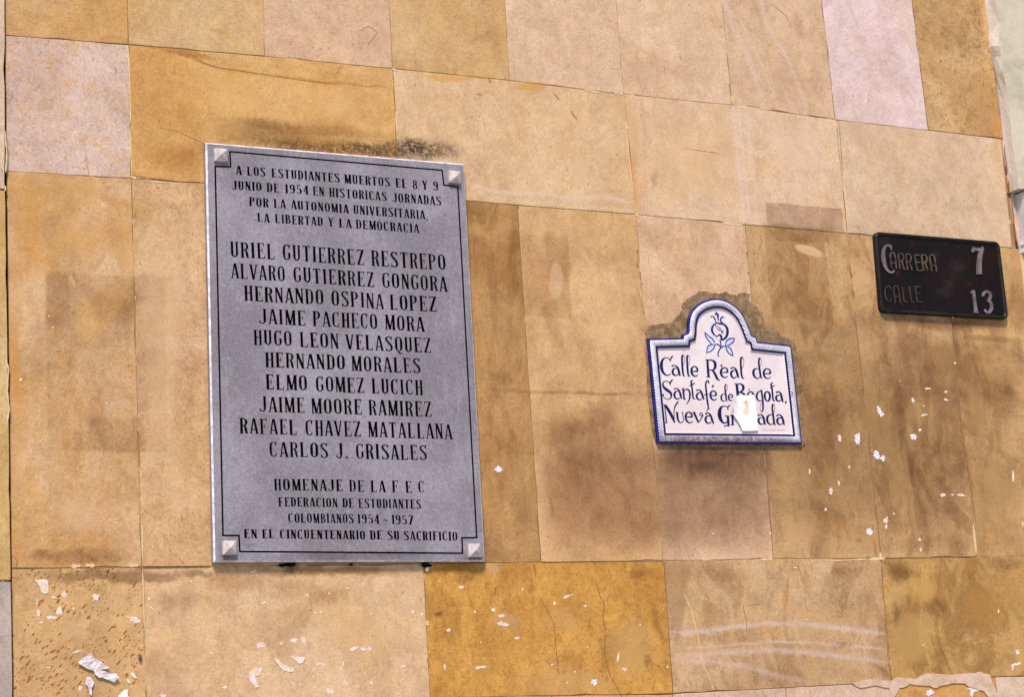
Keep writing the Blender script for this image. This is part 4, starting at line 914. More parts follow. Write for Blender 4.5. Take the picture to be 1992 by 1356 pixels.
for cx, cy, hx, hy, tint, amt, rag, fine in ((680,1086,280,16,(.66,.62,.60),.7,.5,0),(445,1085,30,12,(.55,.48,.46),.8,.3,0),(920,1090,40,14,(.5,.45,.42),.8,.4,0),(1040/1.0*0+700,1080,240,10,(.6,.55,.52),.6,.95,1),
        (437,1078,14,30,(.6,.56,.55),.6,.4,0),(590,896,7,6,(.75,.72,.62),.8,.1,0),(690,822,5,4,(1.15,.8,.6),.9,.1,0),(880,910,6,4,(1.1,.85,.7),.7,.1,0),(880,968,7,3,(1.1,.85,.72),.7,.1,0),(485,1062,14,6,(.7,.66,.66),.7,.2,0),
        (615,670,4,5,(1.2,.9,.7),.7,.1,0),(435,290,24,8,(1.3,1.3,1.32),.6,.4,0),(490,284,40,8,(1.25,1.25,1.28),.5,.6,0),(410,700,8,330,(.86,.88,.87),.6,.3,0),(925,700,9,330,(.90,.90,.94),.6,.3,0),(800,640,90,60,(1.08,1.08,1.1),.5,.4,0),(520,1075,60,8,(1.2,1.2,1.2),.4,.5,0),
        (560,1095,26,8,(.35,.3,.28),.6,.4,0)):
    q = t.n('ShaderNodeGroup'); q.node_tree = G_MARK; cc = P(cx, cy, PDP)
    t.set(q.inputs['Color'], c); t.set(q.inputs['Warp'], wg.outputs[0]); t.set(q.inputs['Break'], wg.outputs[2 if fine else 1])
    q.inputs['Centre'].default_value = cc; q.inputs['Size'].default_value = (abs(P(cx+hx, cy, PDP).x-cc.x), 1, abs(P(cx, cy+hy, PDP).z-cc.z)); q.inputs['Tint'].default_value = tint+(1,)
    q.inputs['Amount'].default_value = amt; q.inputs['Rag'].default_value = rag; q.inputs['Soft'].default_value = 0.8; q.inputs['WarpAmt'].default_value = 0.3; q.inputs['Round'].default_value = 0.8
    c = q.outputs[0]
t.set(b.inputs['Base Color'], c); b.inputs['Roughness'].default_value = 0.55; b.inputs['Specular IOR Level'].default_value = 0.4
bp = t.n('ShaderNodeBump'); bp.inputs['Strength'].default_value = 0.5; bp.inputs['Distance'].default_value = 0.0008; t.set(bp.inputs['Height'], gq); t.set(b.inputs['Normal'], bp.outputs[0])
m_ink = plain_mat('black_letter_paint', (10, 4, 6), 0.9, 0.1, 300, spec=0.02)[0]
m_edge = plain_mat('honed_edge_highlight', (245, 238, 240), 0.45, 0.2, 250, col2=(205, 198, 204), s2=60)[0]  # honed bevel made near white to paint in its highlight

BX = [P(400,276,PDP), P(903.5,318,PDP), P(944.5,1093,PDP), P(416,1094.5,PDP)]
bev = 0.0034
cxm = sum(p.x for p in BX)/4; czm = sum(p.z for p in BX)/4
def inset2(p, b): return (p.x+(b if p.x < cxm else -b), p.z+(b if p.z < czm else -b))
fr = [inset2(p, bev) for p in BX]
CV, CF, TAG = [], [], []
def addpoly(poly, tag):
    n = len(CV); CV.extend(Vector(p) for p in poly); CF.append(list(range(n, n+len(poly)))); TAG.append(tag)
addpoly(ccw(fr), -1)
rl = random.Random(11)
for li, (cap, T, h, words) in enumerate(LINES):
    for wi, (text, x0, y0, x1, y1) in enumerate(words):
        gl = [glyph(ch, T*0.98*rl.uniform(.92, 1.06), h*0.95*rl.uniform(.9, 1.1)) for ch in text]
        sp = 0.10 if cap < 25 else 0.085
        tot = sum(w for w, _ in gl)+sp*(len(gl)-1)
        a = P(x0, y0, PDP); bb = P(x1, y1, PDP); top = P(x0, y0-cap, PDP)
        hh = top.z-a.z; cur = 0
        for (w, polys) in gl:
            jz = rl.uniform(-.015, .015)
            sk = rl.uniform(-.012, .012)
            for poly in polys:
                pp = []
                for (u, v) in poly:
                    f = (cur+u)/tot
                    pp.append((a.x+(bb.x-a.x)*f+sk*v*hh+rl.uniform(-.00012, .00012), a.z+(bb.z-a.z)*f+(v+jz)*hh+rl.uniform(-.00012, .00012)))
                addpoly(ccw(pp), li*10+wi)
            cur += w+sp
BL_ = [(447,294.5),(860,331),(863.3,359.5),(890.5,363),(927.3,1046.6),(898.6,1047),(899.8,1077),(466.6,1073.6),(464.8,1042.4),(433.8,1042.3),(418.6,323.6),(448.6,324)]
nb = len(BL_); bw = 0.0018
wb = [P(x, y, PDP) for x, y in BL_]
for i in range(nb):
    p, q = wb[i], wb[(i+1) % nb]
    dx, dz = q.x-p.x, q.z-p.z; L = math.hypot(dx, dz); dx /= L; dz /= L
    addpoly(ccw([(p.x-dx*bw-dz*-bw, p.z-dz*bw-dx*bw), (p.x-dx*bw-dz*bw, p.z-dz*bw+dx*bw), (q.x+dx*bw-dz*bw, q.z+dz*bw+dx*bw), (q.x+dx*bw+dz*bw, q.z+dz*bw-dx*bw)]), 900)
vc, ed, fc, _, _, of = delaunay_2d_cdt(CV, [], CF, 0, 1e-7)
# which triangles fall inside a letter stroke
CELL = 0.008; GR = {}
for k, f in enumerate(CF):
    if TAG[k] < 0: continue
    xs = [CV[i].x for i in f]; ys = [CV[i].y for i in f]
    for gx in range(int(min(xs)//CELL), int(max(xs)//CELL)+1):
        for gy in range(int(min(ys)//CELL), int(max(ys)//CELL)+1): GR.setdefault((gx, gy), []).append(k)
def inside(k, x, y):
    f = CF[k]
    for i in range(len(f)):
        a, b_ = CV[f[i]], CV[f[(i+1) % len(f)]]
        if (b_.x-a.x)*(y-a.y)-(b_.y-a.y)*(x-a.x) < -1e-12: return False
    return True
ftag = []
for f in fc:
    x = sum(vc[i].x for i in f)/len(f); y = sum(vc[i].y for i in f)/len(f); tg = -1
    for k in GR.get((int(x//CELL), int(y//CELL)), ()):
        if inside(k, x, y): tg = TAG[k]; break
    ftag.append(tg)
DEP = 0.0016
yF = WALL_Y-PDP
front = MB(); fv = [(p.x, yF, p.y) for p in vc]
front.add(fv, [tuple(f) for f, g in zip(fc, ftag) if g == -1], 0)
# sides with a small honed bevel
n0 = len(front.v)
ringo = ccw([(p.x, p.z) for p in BX]); ringi = ccw(fr)
vs = [(x, yF, z) for x, z in ringi]+[(x, yF+bev, z) for x, z in ringo]+[(x, WALL_Y-0.0015, z) for x, z in ringo]
front.add(vs, [(i, (i+1) % 4, 4+(i+1) % 4, 4+i) for i in range(4)], 1)
front.add(vs, [(4+i, 4+(i+1) % 4, 8+(i+1) % 4, 8+i) for i in (1,)], 1); front.add(vs, [(4+i, 4+(i+1) % 4, 8+(i+1) % 4, 8+i) for i in (0, 2, 3)]+[(8, 9, 10, 11)], 0)
slabo = front.build('plaque_slab', None, plq, mats=[m_plq, m_edge])
edge_count = {}
for f, g in zip(fc, ftag):
    for i in range(len(f)):
        a, bq = f[i], f[(i+1) % len(f)]
        edge_count.setdefault((min(a, bq), max(a, bq)), []).append((g, a, bq))
for tg in sorted(set(g for g in ftag if g >= 0)):
    mb = MB(); idx = {}; V = []; Fs = []
    def vi(k, deep):
        key = (k, deep)
        if key not in idx: idx[key] = len(V); V.append((vc[k].x, yF+(DEP if deep else 0.0), vc[k].y))
        return idx[key]
    for f, g in zip(fc, ftag):
        if g == tg: Fs.append(tuple(vi(k, 1) for k in f))
    for e, lst in edge_count.items():
        gs = [x[0] for x in lst]
        if tg in gs and len(lst) == 2 and any(x == -1 for x in gs):
            a, bq = e; Fs.append((vi(a, 0), vi(bq, 0), vi(bq, 1), vi(a, 1)))
    mb.add(V, Fs); mb.build('border_groove' if tg == 900 else 'engraved_word', m_ink, plq)
# pyramid studs
m_stud = plain_mat('brushed_stud_metal', (216, 200, 196), 0.5, 0.2, 200, metal=0.1, col2=(190, 172, 166), s2=60)[0]
def stud_mesh():
    s, s2, h1, h2 = 0.0142, 0.0132, 0.0075, 0.0165
    V = [(-s,0,-s),(s,0,-s),(s,0,s),(-s,0,s),(-s,-h1,-s),(s,-h1,-s),(s,-h1,s),(-s,-h1,s),(-s2,-h1-.001,-s2),(s2,-h1-.001,-s2),(s2,-h1-.001,s2),(-s2,-h1-.001,s2),(0,-h2,0)]
    Fs = [(0,1,5,4),(1,2,6,5),(2,3,7,6),(3,0,4,7),(4,5,9,8),(5,6,10,9),(6,7,11,10),(7,4,8,11),(8,9,12),(9,10,12),(10,11,12),(11,8,12)]
    me = bpy.data.meshes.new('corner_stud'); me.from_pydata(V, [], Fs); me.materials.append(m_stud); me.update(); return me
sm = stud_mesh()
for px, py, rt in ((430.5,300.5,0.5), (885.5,343.5,1.5), (447.5,1066,0), (924,1071,0)):
    o = bpy.data.objects.new('corner_stud', sm); link(o, plq); o.location = P(px, py, PDP+0.009)-plq.location; o.location.y = (WALL_Y-PDP)-plq.location.y; o.rotation_euler = (0, math.radians(rt), 0)
# dark anchor plugs below the edge
def lump(name, px, py, d, r, mat, parent, sy=1.0, sx=1.0):
    bm = bmesh.new(); bmesh.ops.create_icosphere(bm, subdivisions=2, radius=1)
    c0 = P(px, py, d)
    for v in bm.verts:
        v.co = Vector((v.co.x*r*sx, v.co.y*r*0.8, v.co.z*r*sy))*random.uniform(.82, 1.12)+c0-parent.location
    me = bpy.data.meshes.new(name); bm.to_mesh(me); bm.free(); me.materials.append(mat)
    return link(bpy.data.objects.new(name, me), parent)
m_tar = plain_mat('black_tarry_filler', (16, 8, 6), 0.9, 0.2, 200, spec=0.1)[0]
for px, py, r, sx in ((565,1098.5,.0072,1.8), (549,1100.5,.0045,1.8), (683,1099,.0035,1.3), (828,1099.5,.008,1.2), (834,1101,.005,1.4)):
    lump('anchor_plug', px, py, 0.006, r, m_tar, plq, 0.75, sx)

# ------------------------------------------------------------------ painted strokes
class Strokes:
    def __init__(s, d): s.d = d; s.m = MB(); s.k = 0
    def ribbon(s, pts, o, th=0.0004, closed=False, n=4, wmul=1.0, step=0.00003):
        ox, oy, sc = o
        q = catmull([(ox+x/sc, oy+y/sc, w/sc*wmul) for x, y, w in pts], n, closed)
        if closed: q.append(q[0])
        L, R = ribbon_sides(q); s.k += 1
        if closed:
            L[0] = L[-1] = ((L[0][0]+L[-1][0])/2, (L[0][1]+L[-1][1])/2); R[0] = R[-1] = ((R[0][0]+R[-1][0])/2, (R[0][1]+R[-1][1])/2)
        f = s.d+th+(s.k % 40)*step
        Lw = [P(x, y, f) for x, y in L]; Rw = [P(x, y, f) for x, y in R]
        Lb = [P(x, y, f) for x, y in L]; Rb = [P(x, y, f) for x, y in R]
        for v in Lb+Rb: v.y = WALL_Y-s.d+0.0003
        m = len(L); V = Lw+Rw+Lb+Rb; Fs = []
        for i in range(m-1):
            Fs += [(i, i+1, m+i+1, m+i), (i, 2*m+i, 2*m+i+1, i+1), (m+i, m+i+1, 3*m+i+1, 3*m+i)]
        Fs += [(0, m, 3*m, 2*m), (m-1, 3*m-1, 4*m-1, 2*m-1)]
        s.m.add(V, Fs)
    def fillpoly(s, pts, o, th=0.0002):
        ox, oy, sc = o; s.k += 1
        q = [(ox+x/sc, oy+y/sc) for x, y in pts]
        w = [P(x, y, s.d+th+(s.k % 40)*0.00001) for x, y in q]
        w = [w[i] for i in range(len(w))]
        s.m.add(w, [tuple(range(len(w)))])
ZA, ZB, ZC, ZD, ZE, ZP = (1270,680,13.28), (1400,680,12.45), (1270,760,12.327), (1400,760,11.718), (1250,570,10.433), (1670,430,6.186)

# ------------------------------------------------------------------ ceramic street sign
cer = thing('ceramic_street_sign', 'white and blue glazed tile sign with arched top and a pomegranate', 'street sign', P(1410, 740))
m_glaze, t, b, c = plain_mat('cream_white_glaze', (234, 212, 206), 0.22, 0.05, 60, coat=0.4, col2=(240, 222, 216), s2=12)
wgn = t.n('ShaderNodeGroup'); wgn.node_tree = G_WARP
for cx, cy, hx, hy, tint, amt, rag in ((1340,844,60,3,(.5,.42,.38),.8,.7), (1372,852,24,3,(.45,.38,.36),.8,.5), (1500,838,40,3,(.7,.64,.62),.5,.8), (1545,770,4,70,(.8,.76,.76),.6,.5), (1425,848,70,3,(.6,.5,.46),.7,.7), (1331,683,6,3,(.6,.4,.35),.6,.4),(1286,731,2.5,2.5,(.6,.55,.5),.7,0)):
    q = t.n('ShaderNodeGroup'); q.node_tree = G_MARK; cc = P(cx, cy, 0.007)
    t.set(q.inputs['Color'], c); t.set(q.inputs['Warp'], wgn.outputs[0]); t.set(q.inputs['Break'], wgn.outputs[2])
    q.inputs['Centre'].default_value = cc; q.inputs['Size'].default_value = (abs(P(cx+hx, cy).x-P(cx, cy).x), 1, abs(P(cx, cy+hy).z-P(cx, cy).z)); q.inputs['Tint'].default_value = tint+(1,)
    q.inputs['Amount'].default_value = amt; q.inputs['Rag'].default_value = rag; q.inputs['Soft'].default_value = 0.8; q.inputs['WarpAmt'].default_value = 0.15
    c = q.outputs[0]
t.set(b.inputs['Base Color'], c)
m_blue = plain_mat('cobalt_blue_glaze', (18, 16, 92), 0.35, 0.15, 120, coat=0.1, spec=0.3, col2=(28, 30, 124), s2=40)[0]
m_navy = plain_mat('dark_cobalt_lettering', (8, 6, 62), 0.4, 0.1, 120, coat=0.05, spec=0.25, col2=(14, 12, 88), s2=60)[0]
m_lblue = plain_mat('thin_blue_wash', (206, 206, 232), 0.3, 0.06, 120, coat=0.3, col2=(220, 216, 238), s2=90)[0]
m_mblue = plain_mat('medium_blue_wash', (48, 50, 130), 0.3, 0.06, 120, coat=0.3)[0]
m_fine = plain_mat('faded_blue_line', (110, 112, 150), 0.3, 0.06, 120, coat=0.3)[0]
m_rope, t, b, c = plain_mat('rope_moulding_glaze', (244, 236, 238), 0.35, 0.12, 160, coat=0.2, col2=(218, 214, 224), s2=60)
ps = t.n('ShaderNodeNewGeometry').outputs['Position']; sx = t.n('ShaderNodeSeparateXYZ'); t.set(sx.inputs[0], ps)
ww = t.math('SINE', t.math('MULTIPLY', t.math('ADD', sx.outputs[0], t.math('MULTIPLY', sx.outputs[2], 1.0)), 900.0))
c = t.mix(t.math('MULTIPLY', t.mr(ww, 0.1, 1.0), 0.25), c, alb((190, 188, 206)))
q = t.n('ShaderNodeGroup'); q.node_tree = G_MARK; wgn = t.n('ShaderNodeGroup'); wgn.node_tree = G_WARP; cc = P(1415, 858)
for cx, cy, hx, hy, tint, amt in ((1415,856,150,8,(.30,.17,.13),.9), (1290,850,14,16,(.62,.52,.50),.6), (1553,760,5,100,(.85,.78,.82),.5)):
    q = t.n('ShaderNodeGroup'); q.node_tree = G_MARK; cc = P(cx, cy, 0.01)
    t.set(q.inputs['Color'], c); t.set(q.inputs['Warp'], wgn.outputs[0]); t.set(q.inputs['Break'], wgn.outputs[2])
    q.inputs['Centre'].default_value = cc; q.inputs['Size'].default_value = (abs(P(cx+hx, cy).x-P(cx, cy).x), 1, abs(P(cx, cy+hy).z-P(cx, cy).z)); q.inputs['Tint'].default_value = tint+(1,)
    q.inputs['Amount'].default_value = amt; q.inputs['Rag'].default_value = 0.6; q.inputs['Soft'].default_value = 0.4; q.inputs['WarpAmt'].default_value = 0.2; q.inputs['Round'].default_value = 0.2
    c = q.outputs[0]
t.set(b.inputs['Base Color'], c)
bp = t.n('ShaderNodeBump'); bp.inputs['Strength'].default_value = 0.8; bp.inputs['Distance'].default_value = 0.0012; t.set(bp.inputs['Height'], ww); t.set(b.inputs['Normal'], bp.outputs[0])
CD = 0.014
ARC = [(1338.3,643.5,0),(1339,627,0),(1343,610,0),(1352,597,0),(1365,587.5,0),(1380,582,0),(1394,580.6,0),(1409,583,0),(1424,590.5,0),(1438,602,0),(1448,616.5,0),(1456,633,0),(1462.8,651.5,0)]
arc = [(x, y) for x, y, _ in catmull(ARC, 3)]
OUT = [(1260.2,658.6),(1327,657),(1328,650.5)]+[(1337.8,646.8)]+arc+[(1472,655.5),(1474,664.5),(1539.5,671.5),(1561,864.5),(1280,862.5)]
ring = [W2(x, y, CD*0.68) for x, y in OUT]
ring = ccw(ring)
def offset(r, d):
    n = len(r); out = []
    for i in range(n):
        p0, p1, p2 = r[i-1], r[i], r[(i+1) % n]
        a = Vector((p1[0]-p0[0], p1[1]-p0[1])).normalized(); b_ = Vector((p2[0]-p1[0], p2[1]-p1[1])).normalized()
        na = Vector((-a.y, a.x)); nb_ = Vector((-b_.y, b_.x)); m = (na+nb_)
        if m.length < 1e-6: m = na
        m.normalize(); k = d/max(0.35, m.dot(na)); out.append((p1[0]+m.x*k, p1[1]+m.y*k))
    return out
prof = [(0.0, 0.0, 0), (0.0, 0.0085, 0), (0.0010, 0.0095, 0), (0.0042, 0.0100, 0), (0.0044, 0.0104, 1), (0.0070, 0.0130, 1), (0.0110, 0.0142, 1), (0.0150, 0.0130, 1), (0.0178, 0.0104, 1), (0.0180, 0.0102, 0), (0.0232, 0.0098, 0), (0.0234, 0.0095, 2), (0.0262, 0.0062, 2)]
rings = [offset(ring, o) if o else ring for o, _, _ in prof]
n = len(ring)
def ringmesh(name, i0, i1, mat):
    mb = MB(); V = []
    for k in range(i0, i1+1): V += [(x, WALL_Y-prof[k][1], z) for x, z in rings[k]]
    Fs = []
    for k in range(i1-i0):
        for i in range(n): Fs.append((k*n+i, k*n+(i+1) % n, (k+1)*n+(i+1) % n, (k+1)*n+i))
    mb.add(V, Fs); return mb.build(name, mat, cer)
ringmesh('outer_blue_edge', 0, 4, m_blue); o = ringmesh('rope_border', 4, 9, m_rope)
for p in o.data.polygons: p.use_smooth = True
ringmesh('inner_blue_line', 9, 11, m_navy)
mb = MB(); V = [(x, WALL_Y-prof[11][1], z) for x, z in rings[11]]+[(x, WALL_Y-prof[12][1], z) for x, z in rings[12]]
mb.add(V, [(i, (i+1) % n, n+(i+1) % n, n+i) for i in range(n)]+[tuple(range(n, 2*n))]); mb.build('sign_panel', m_glaze, cer)
PF = 0.0062
def word(name, items, mat=None, wm=1.12):
    s = Strokes(PF)
    for o, pts in items: s.ribbon(pts, o, wmul=wm)
    return s.m.build(name, mat or m_navy, cer)
THIN = []
def aa(x, y, s=1.0): return None
L1 = [(ZA, [(455,310,12),(440,270,20),(400,228,18),(340,208,18),(270,245,40),(228,330,62),(222,440,70),(250,560,60),(310,640,40),(380,668,26),(430,650,20),(455,620,16)]),
 (ZA, [(455,310,8),(455,260,24),(485,200,32),(520,165,20)]),
 (ZA, [(500,440,46),(520,412,24),(570,412,22),(630,450,36),(665,530,50),(682,610,52),(705,682,30)]), (ZA, [(640,500,16),(590,480,18),(530,510,40),(512,580,50),(540,645,42),(600,668,26),(660,640,18)]),
 (ZA, [(790,148,24),(762,160,40),(755,250,44),(762,400,44),(770,520,44),(785,640,38),(805,685,24),(830,690,10)]),
 (ZA, [(920,153,24),(892,165,40),(885,255,44),(892,405,44),(900,525,44),(915,645,38),(935,688,24),(968,692,10)]),
 (ZA, [(1000,572,20),(1080,565,24),(1148,555,40),(1150,500,40),(1110,447,28),(1060,435,22),(1012,480,45),(1000,570,52),(1022,640,44),(1080,688,28),(1130,680,20),(1165,650,14)]),
 (ZA, [(1412,262,50),(1418,400,52),(1428,550,54),(1440,704,50)]), (ZA, [(1355,262,14),(1400,266,22),(1440,270,22)]), (ZA, [(1385,710,16),(1435,706,26),(1485,712,14)]),
 (ZA, [(1440,268,22),(1530,278,30),(1600,330,58),(1615,420,64),(1590,500,48),(1530,532,26),(1450,520,20)]), (ZA, [(1530,532,30),(1590,600,50),(1630,680,56),(1670,760,46),(1735,800,14)]),
 (ZA, [(1790,592,18),(1860,588,22),(1925,580,40),(1925,520,36),(1890,482,26),(1840,468,22),(1782,510,44),(1757,590,52),(1782,670,44),(1840,720,28),(1900,715,20),(1940,690,14)]),
 (ZB, [(275,465,44),(300,438,24),(345,438,22),(395,480,36),(420,560,48),(437,620,48),(460,685,26)]), (ZB, [(405,520,14),(350,502,18),(290,540,42),(277,600,46),(302,660,40),(350,688,24),(410,660,18)]),
 (ZB, [(565,205,18),(535,188,30),(515,230,40),(512,340,40),(520,480,40),(530,600,38),(550,680,32),(600,700,12)]),
 (ZB, [(1000,225,14),(975,208,26),(952,240,38),(950,350,38),(965,450,40),(980,560,42),(992,640,40),(1020,705,20)]), (ZB, [(955,475,14),(890,458,18),(835,490,44),(817,560,50),(832,630,46),(880,690,28),(930,700,20),(975,660,14)]),
 (ZB, [(1095,588,18),(1160,583,22),(1225,575,38),(1220,515,34),(1180,472,24),(1125,468,24),(1082,510,40),(1067,580,44),(1087,650,38),(1140,698,26),(1195,698,18),(1240,660,12)])]
L2 = [(ZA, [(455,925,10),(445,880,24),(400,832,18),(340,818,18),(277,842,26),(260,900,36),(290,980,54),(370,1050,64),(450,1110,56),(480,1180,44),(460,1250,26),(390,1288,16),(310,1260,14),(268,1200,20),(270,1150,48)]),
 (ZA, [(450,910,10),(455,860,26),(480,810,34),(515,780,20)]),
 (ZA, [(555,1035,40),(575,1008,22),(625,1008,22),(680,1060,36),(710,1150,46),(727,1220,44),(750,1275,24)]), (ZA, [(690,1090,14),(630,1072,18),(572,1110,40),(557,1180,46),(582,1250,38),(640,1283,24),(700,1255,16)]),
 (ZA, [(785,1030,36),(793,1130,42),(810,1270,40)]), (ZA, [(750,1030,18),(785,1012,26),(818,990,12)]), (ZA, [(785,1280,12),(820,1278,24),(855,1280,10)]), (ZA, [(805,1085,12),(850,1032,22),(910,1035,32),(952,1100,38),(958,1200,38),(937,1310,26),(863,1413,10)]),
 (ZA, [(1040,790,14),(990,825,34),(1002,900,36),(1020,1050,36),(1035,1200,36),(1055,1268,28),(1095,1280,12)]), (ZA, [(935,938,12),(1000,908,22),(1060,882,22),(1095,868,12)]),
 (ZA, [(1130,1065,40),(1150,1042,22),(1200,1042,22),(1250,1090,36),(1280,1180,44),(1302,1240,42),(1325,1290,24)]), (ZA, [(1260,1120,14),(1200,1112,18),(1147,1150,38),(1132,1210,46),(1157,1270,36),(1215,1298,22),(1275,1270,16)]),
 (ZA, [(1440,868,44),(1442,822,26),(1405,802,24),(1370,860,32),(1370,960,36),(1385,1100,38),(1400,1250,38),(1425,1430,36),(1440,1520,28)]), (ZA, [(1405,1540,12),(1440,1528,20),(1475,1525,12)]), (ZA, [(1325,1172,12),(1400,1160,20),(1440,1150,12)]),
 (ZA, [(1510,1192,16),(1570,1187,20),(1633,1178,36),(1630,1120,34),(1590,1072,24),(1550,1068,22),(1502,1110,40),(1490,1190,44),(1512,1260,38),(1560,1298,26),(1610,1298,18),(1655,1265,12)]), (ZA, [(1565,918,34),(1552,945,34),(1530,980,12)]),
 (ZB, [(175,860,14),(150,848,22),(130,890,30),(135,990,32),(148,1080,36),(155,1160,36),(168,1230,28),(185,1255,14)]), (ZB, [(130,1085,12),(90,1077,16),(50,1110,34),(38,1170,36),(57,1230,30),(100,1253,20),(140,1230,14)]),
 (ZB, [(225,1165,14),(265,1160,16),(308,1150,28),(305,1105,26),(265,1082,20),(227,1110,32),(217,1170,34),(237,1222,30),(280,1240,20),(320,1215,12)]),
 (ZB, [(412,830,54),(425,950,56),(440,1105,56),(450,1200,56)]), (ZB, [(360,828,12),(400,830,24)]), (ZB, [(440,827,20),(520,838,30),(570,890,52),(570,960,50),(520,1018,28),(450,1035,18)]), (ZB, [(450,1035,20),(540,1048,32),(600,1100,50),(620,1180,50),(560,1250,30)]),
 (ZB, [(750,1015,20),(800,1050,36),(822,1120,42),(808,1200,38),(750,1240,20),(692,1200,36),(677,1120,40),(700,1050,30),(745,1016,20)]),
 (ZD, [(940,22,14),(890,22,20),(852,80,36),(845,150,38),(872,208,30),(920,240,18),(970,215,12)]), (ZD, [(925,-12,10),(955,8,32),(970,120,34),(985,220,34),(990,330,34),(988,430,30),(960,490,16)]),
 (ZD, [(1080,16,20),(1130,55,36),(1148,130,42),(1130,210,38),(1087,243,20),(1047,200,34),(1027,120,42),(1042,50,32),(1076,17,20)]),
 (ZD, [(1214,-189,14),(1170,-147,30),(1186,-90,34),(1200,4,34),(1210,120,34),(1222,210,30),(1260,245,12)]), (ZD, [(1145,-62,10),(1195,-90,20),(1260,-122,10)]),
 (ZD, [(1290,50,36),(1310,27,22),(1350,27,22),(1395,70,34),(1415,150,44),(1427,210,40),(1448,262,20)]), (ZD, [(1400,105,12),(1345,102,18),(1297,130,38),(1287,180,40),(1312,223,32),(1355,238,20),(1405,215,14)]),
 (ZD, [(1505,243,34),(1512,268,28),(1495,297,10)]), (ZB, [(722,950,8),(712,968,22),(700,985,8)])]
L3 = [(ZC, [(245,338,12),(290,338,24)]), (ZC, [(295,345,52),(370,460,60),(450,600,60),(525,765,34)]), (ZC, [(280,360,16),(300,500,20),(318,640,24),(325,765,24)]), (ZC, [(295,772,14),(355,770,14)]), (ZC, [(522,760,10),(512,620,14),(512,480,16),(540,360,26),(610,265,30)]),
 (ZC, [(545,520,14),(590,520,26)]), (ZC, [(588,525,40),(590,620,44),(610,710,38),(652,765,22),(700,763,14),(733,720,14),(725,620,16),(715,530,18)]), (ZC, [(690,525,10),(725,520,14)]),
 (ZC, [(810,632,16),(870,632,20),(938,622,38),(930,570,36),(890,522,26),(840,518,22),(802,560,40),(787,640,44),(807,710,40),(855,763,28),(910,768,18),(960,735,12)]),
 (ZC, [(945,520,16),(1025,522,14)]), (ZC, [(985,525,42),(1030,620,42),(1093,762,36)]), (ZC, [(1095,765,14),(1150,690,16),(1195,600,20),(1175,540,14),(1142,537,14),(1122,570,14),(1150,600,14),(1215,590,10)]),
 (ZC, [(1270,570,36),(1290,538,22),(1330,538,20),(1380,580,34),(1410,660,44),(1432,730,42),(1465,795,20)]), (ZC, [(1385,610,12),(1330,602,18),(1277,640,38),(1264,700,44),(1292,760,36),(1340,783,22),(1400,755,16)]), (ZC, [(1322,458,10),(1305,475,16),(1290,490,8)]),
 (ZC, [(1800,465,10),(1800,420,18),(1760,382,18),(1700,372,22),(1632,410,50),(1602,500,76),(1602,600,80),(1632,700,66),(1690,773,36),(1750,773,26),(1790,740,30)]),
 (ZD, [(195,440,10),(185,410,20),(200,360,26),(240,325,14)]), (ZD, [(115,580,14),(185,580,28)]), (ZD, [(188,575,46),(195,680,48),(205,795,44)]), (ZD, [(225,805,22),(150,795,22),(95,825,14)]),
 (ZD, [(290,560,40),(295,660,42),(300,770,40)]), (ZD, [(235,578,16),(290,545,18)]), (ZD, [(245,780,14),(335,778,14)]), (ZD, [(305,600,12),(335,570,30)]),
 (ZD, [(880,580,38),(900,548,22),(945,548,22),(990,590,36),(1010,660,44),(1022,730,42),(1045,780,22)]), (ZD, [(990,625,12),(940,612,18),(892,650,40),(887,700,44),(917,753,34),(960,770,22),(1010,745,14)]),
 (ZD, [(1245,325,12),(1220,312,24),(1200,350,34),(1205,450,34),(1220,560,38),(1235,680,40),(1250,760,34),(1275,785,14)]), (ZD, [(1210,562,14),(1150,548,18),(1097,590,40),(1082,660,44),(1102,730,38),(1150,770,24),(1200,765,18),(1235,735,14)]),
 (ZD, [(1305,585,38),(1325,552,22),(1370,552,22),(1420,600,36),(1445,680,46),(1457,730,42),(1475,785,20)]), (ZD, [(1425,630,12),(1370,617,18),(1322,650,40),(1314,700,44),(1337,755,34),(1385,773,22),(1435,750,14)])]
for part in (L1[:7], L1[7:16], L1[16:], L2[:17], L2[17:20], L2[20:], L3[:15], L3[15:24], L3[24:]): word('painted_word', part)
THINS = [(ZA, [(795,400,11),(820,310,11),(822,200,13),(790,146,16)]), (ZA, [(925,405,11),(950,315,11),(952,205,13),(920,151,16)]), (ZB, [(545,460,11),(580,370,11),(587,270,13),(565,205,14)]), (ZB, [(985,400,11),(1010,330,11),(1012,250,13),(985,210,14)]),
         (ZB, [(155,1010,11),(185,940,11),(185,880,12),(160,848,14)]), (ZD, [(975,260,10),(940,310,11),(922,390,11),(930,460,12),(960,490,14)]), (ZD, [(1235,510,10),(1258,430,11),(1252,350,12),(1225,312,14)])]
for it in THINS: word('hairline_loop', [it], m_fine)
s = Strokes(PF)
for x0, x1, y in ((1483,1489,836.5), (1490.5,1495,837), (1499,1503,836), (1504.5,1509,836), (1513,1516,836.4), (1518,1524,836), (1525,1528,836.6)):
    s.ribbon([(x0,y,1.2),((x0+x1)/2,y-.4,1.6),(x1,y+.2,1.0)], (0,0,1))
s.m.build('faded_small_print', plain_mat('faded_grey_print', (214, 196, 194), 0.5)[0], cer)
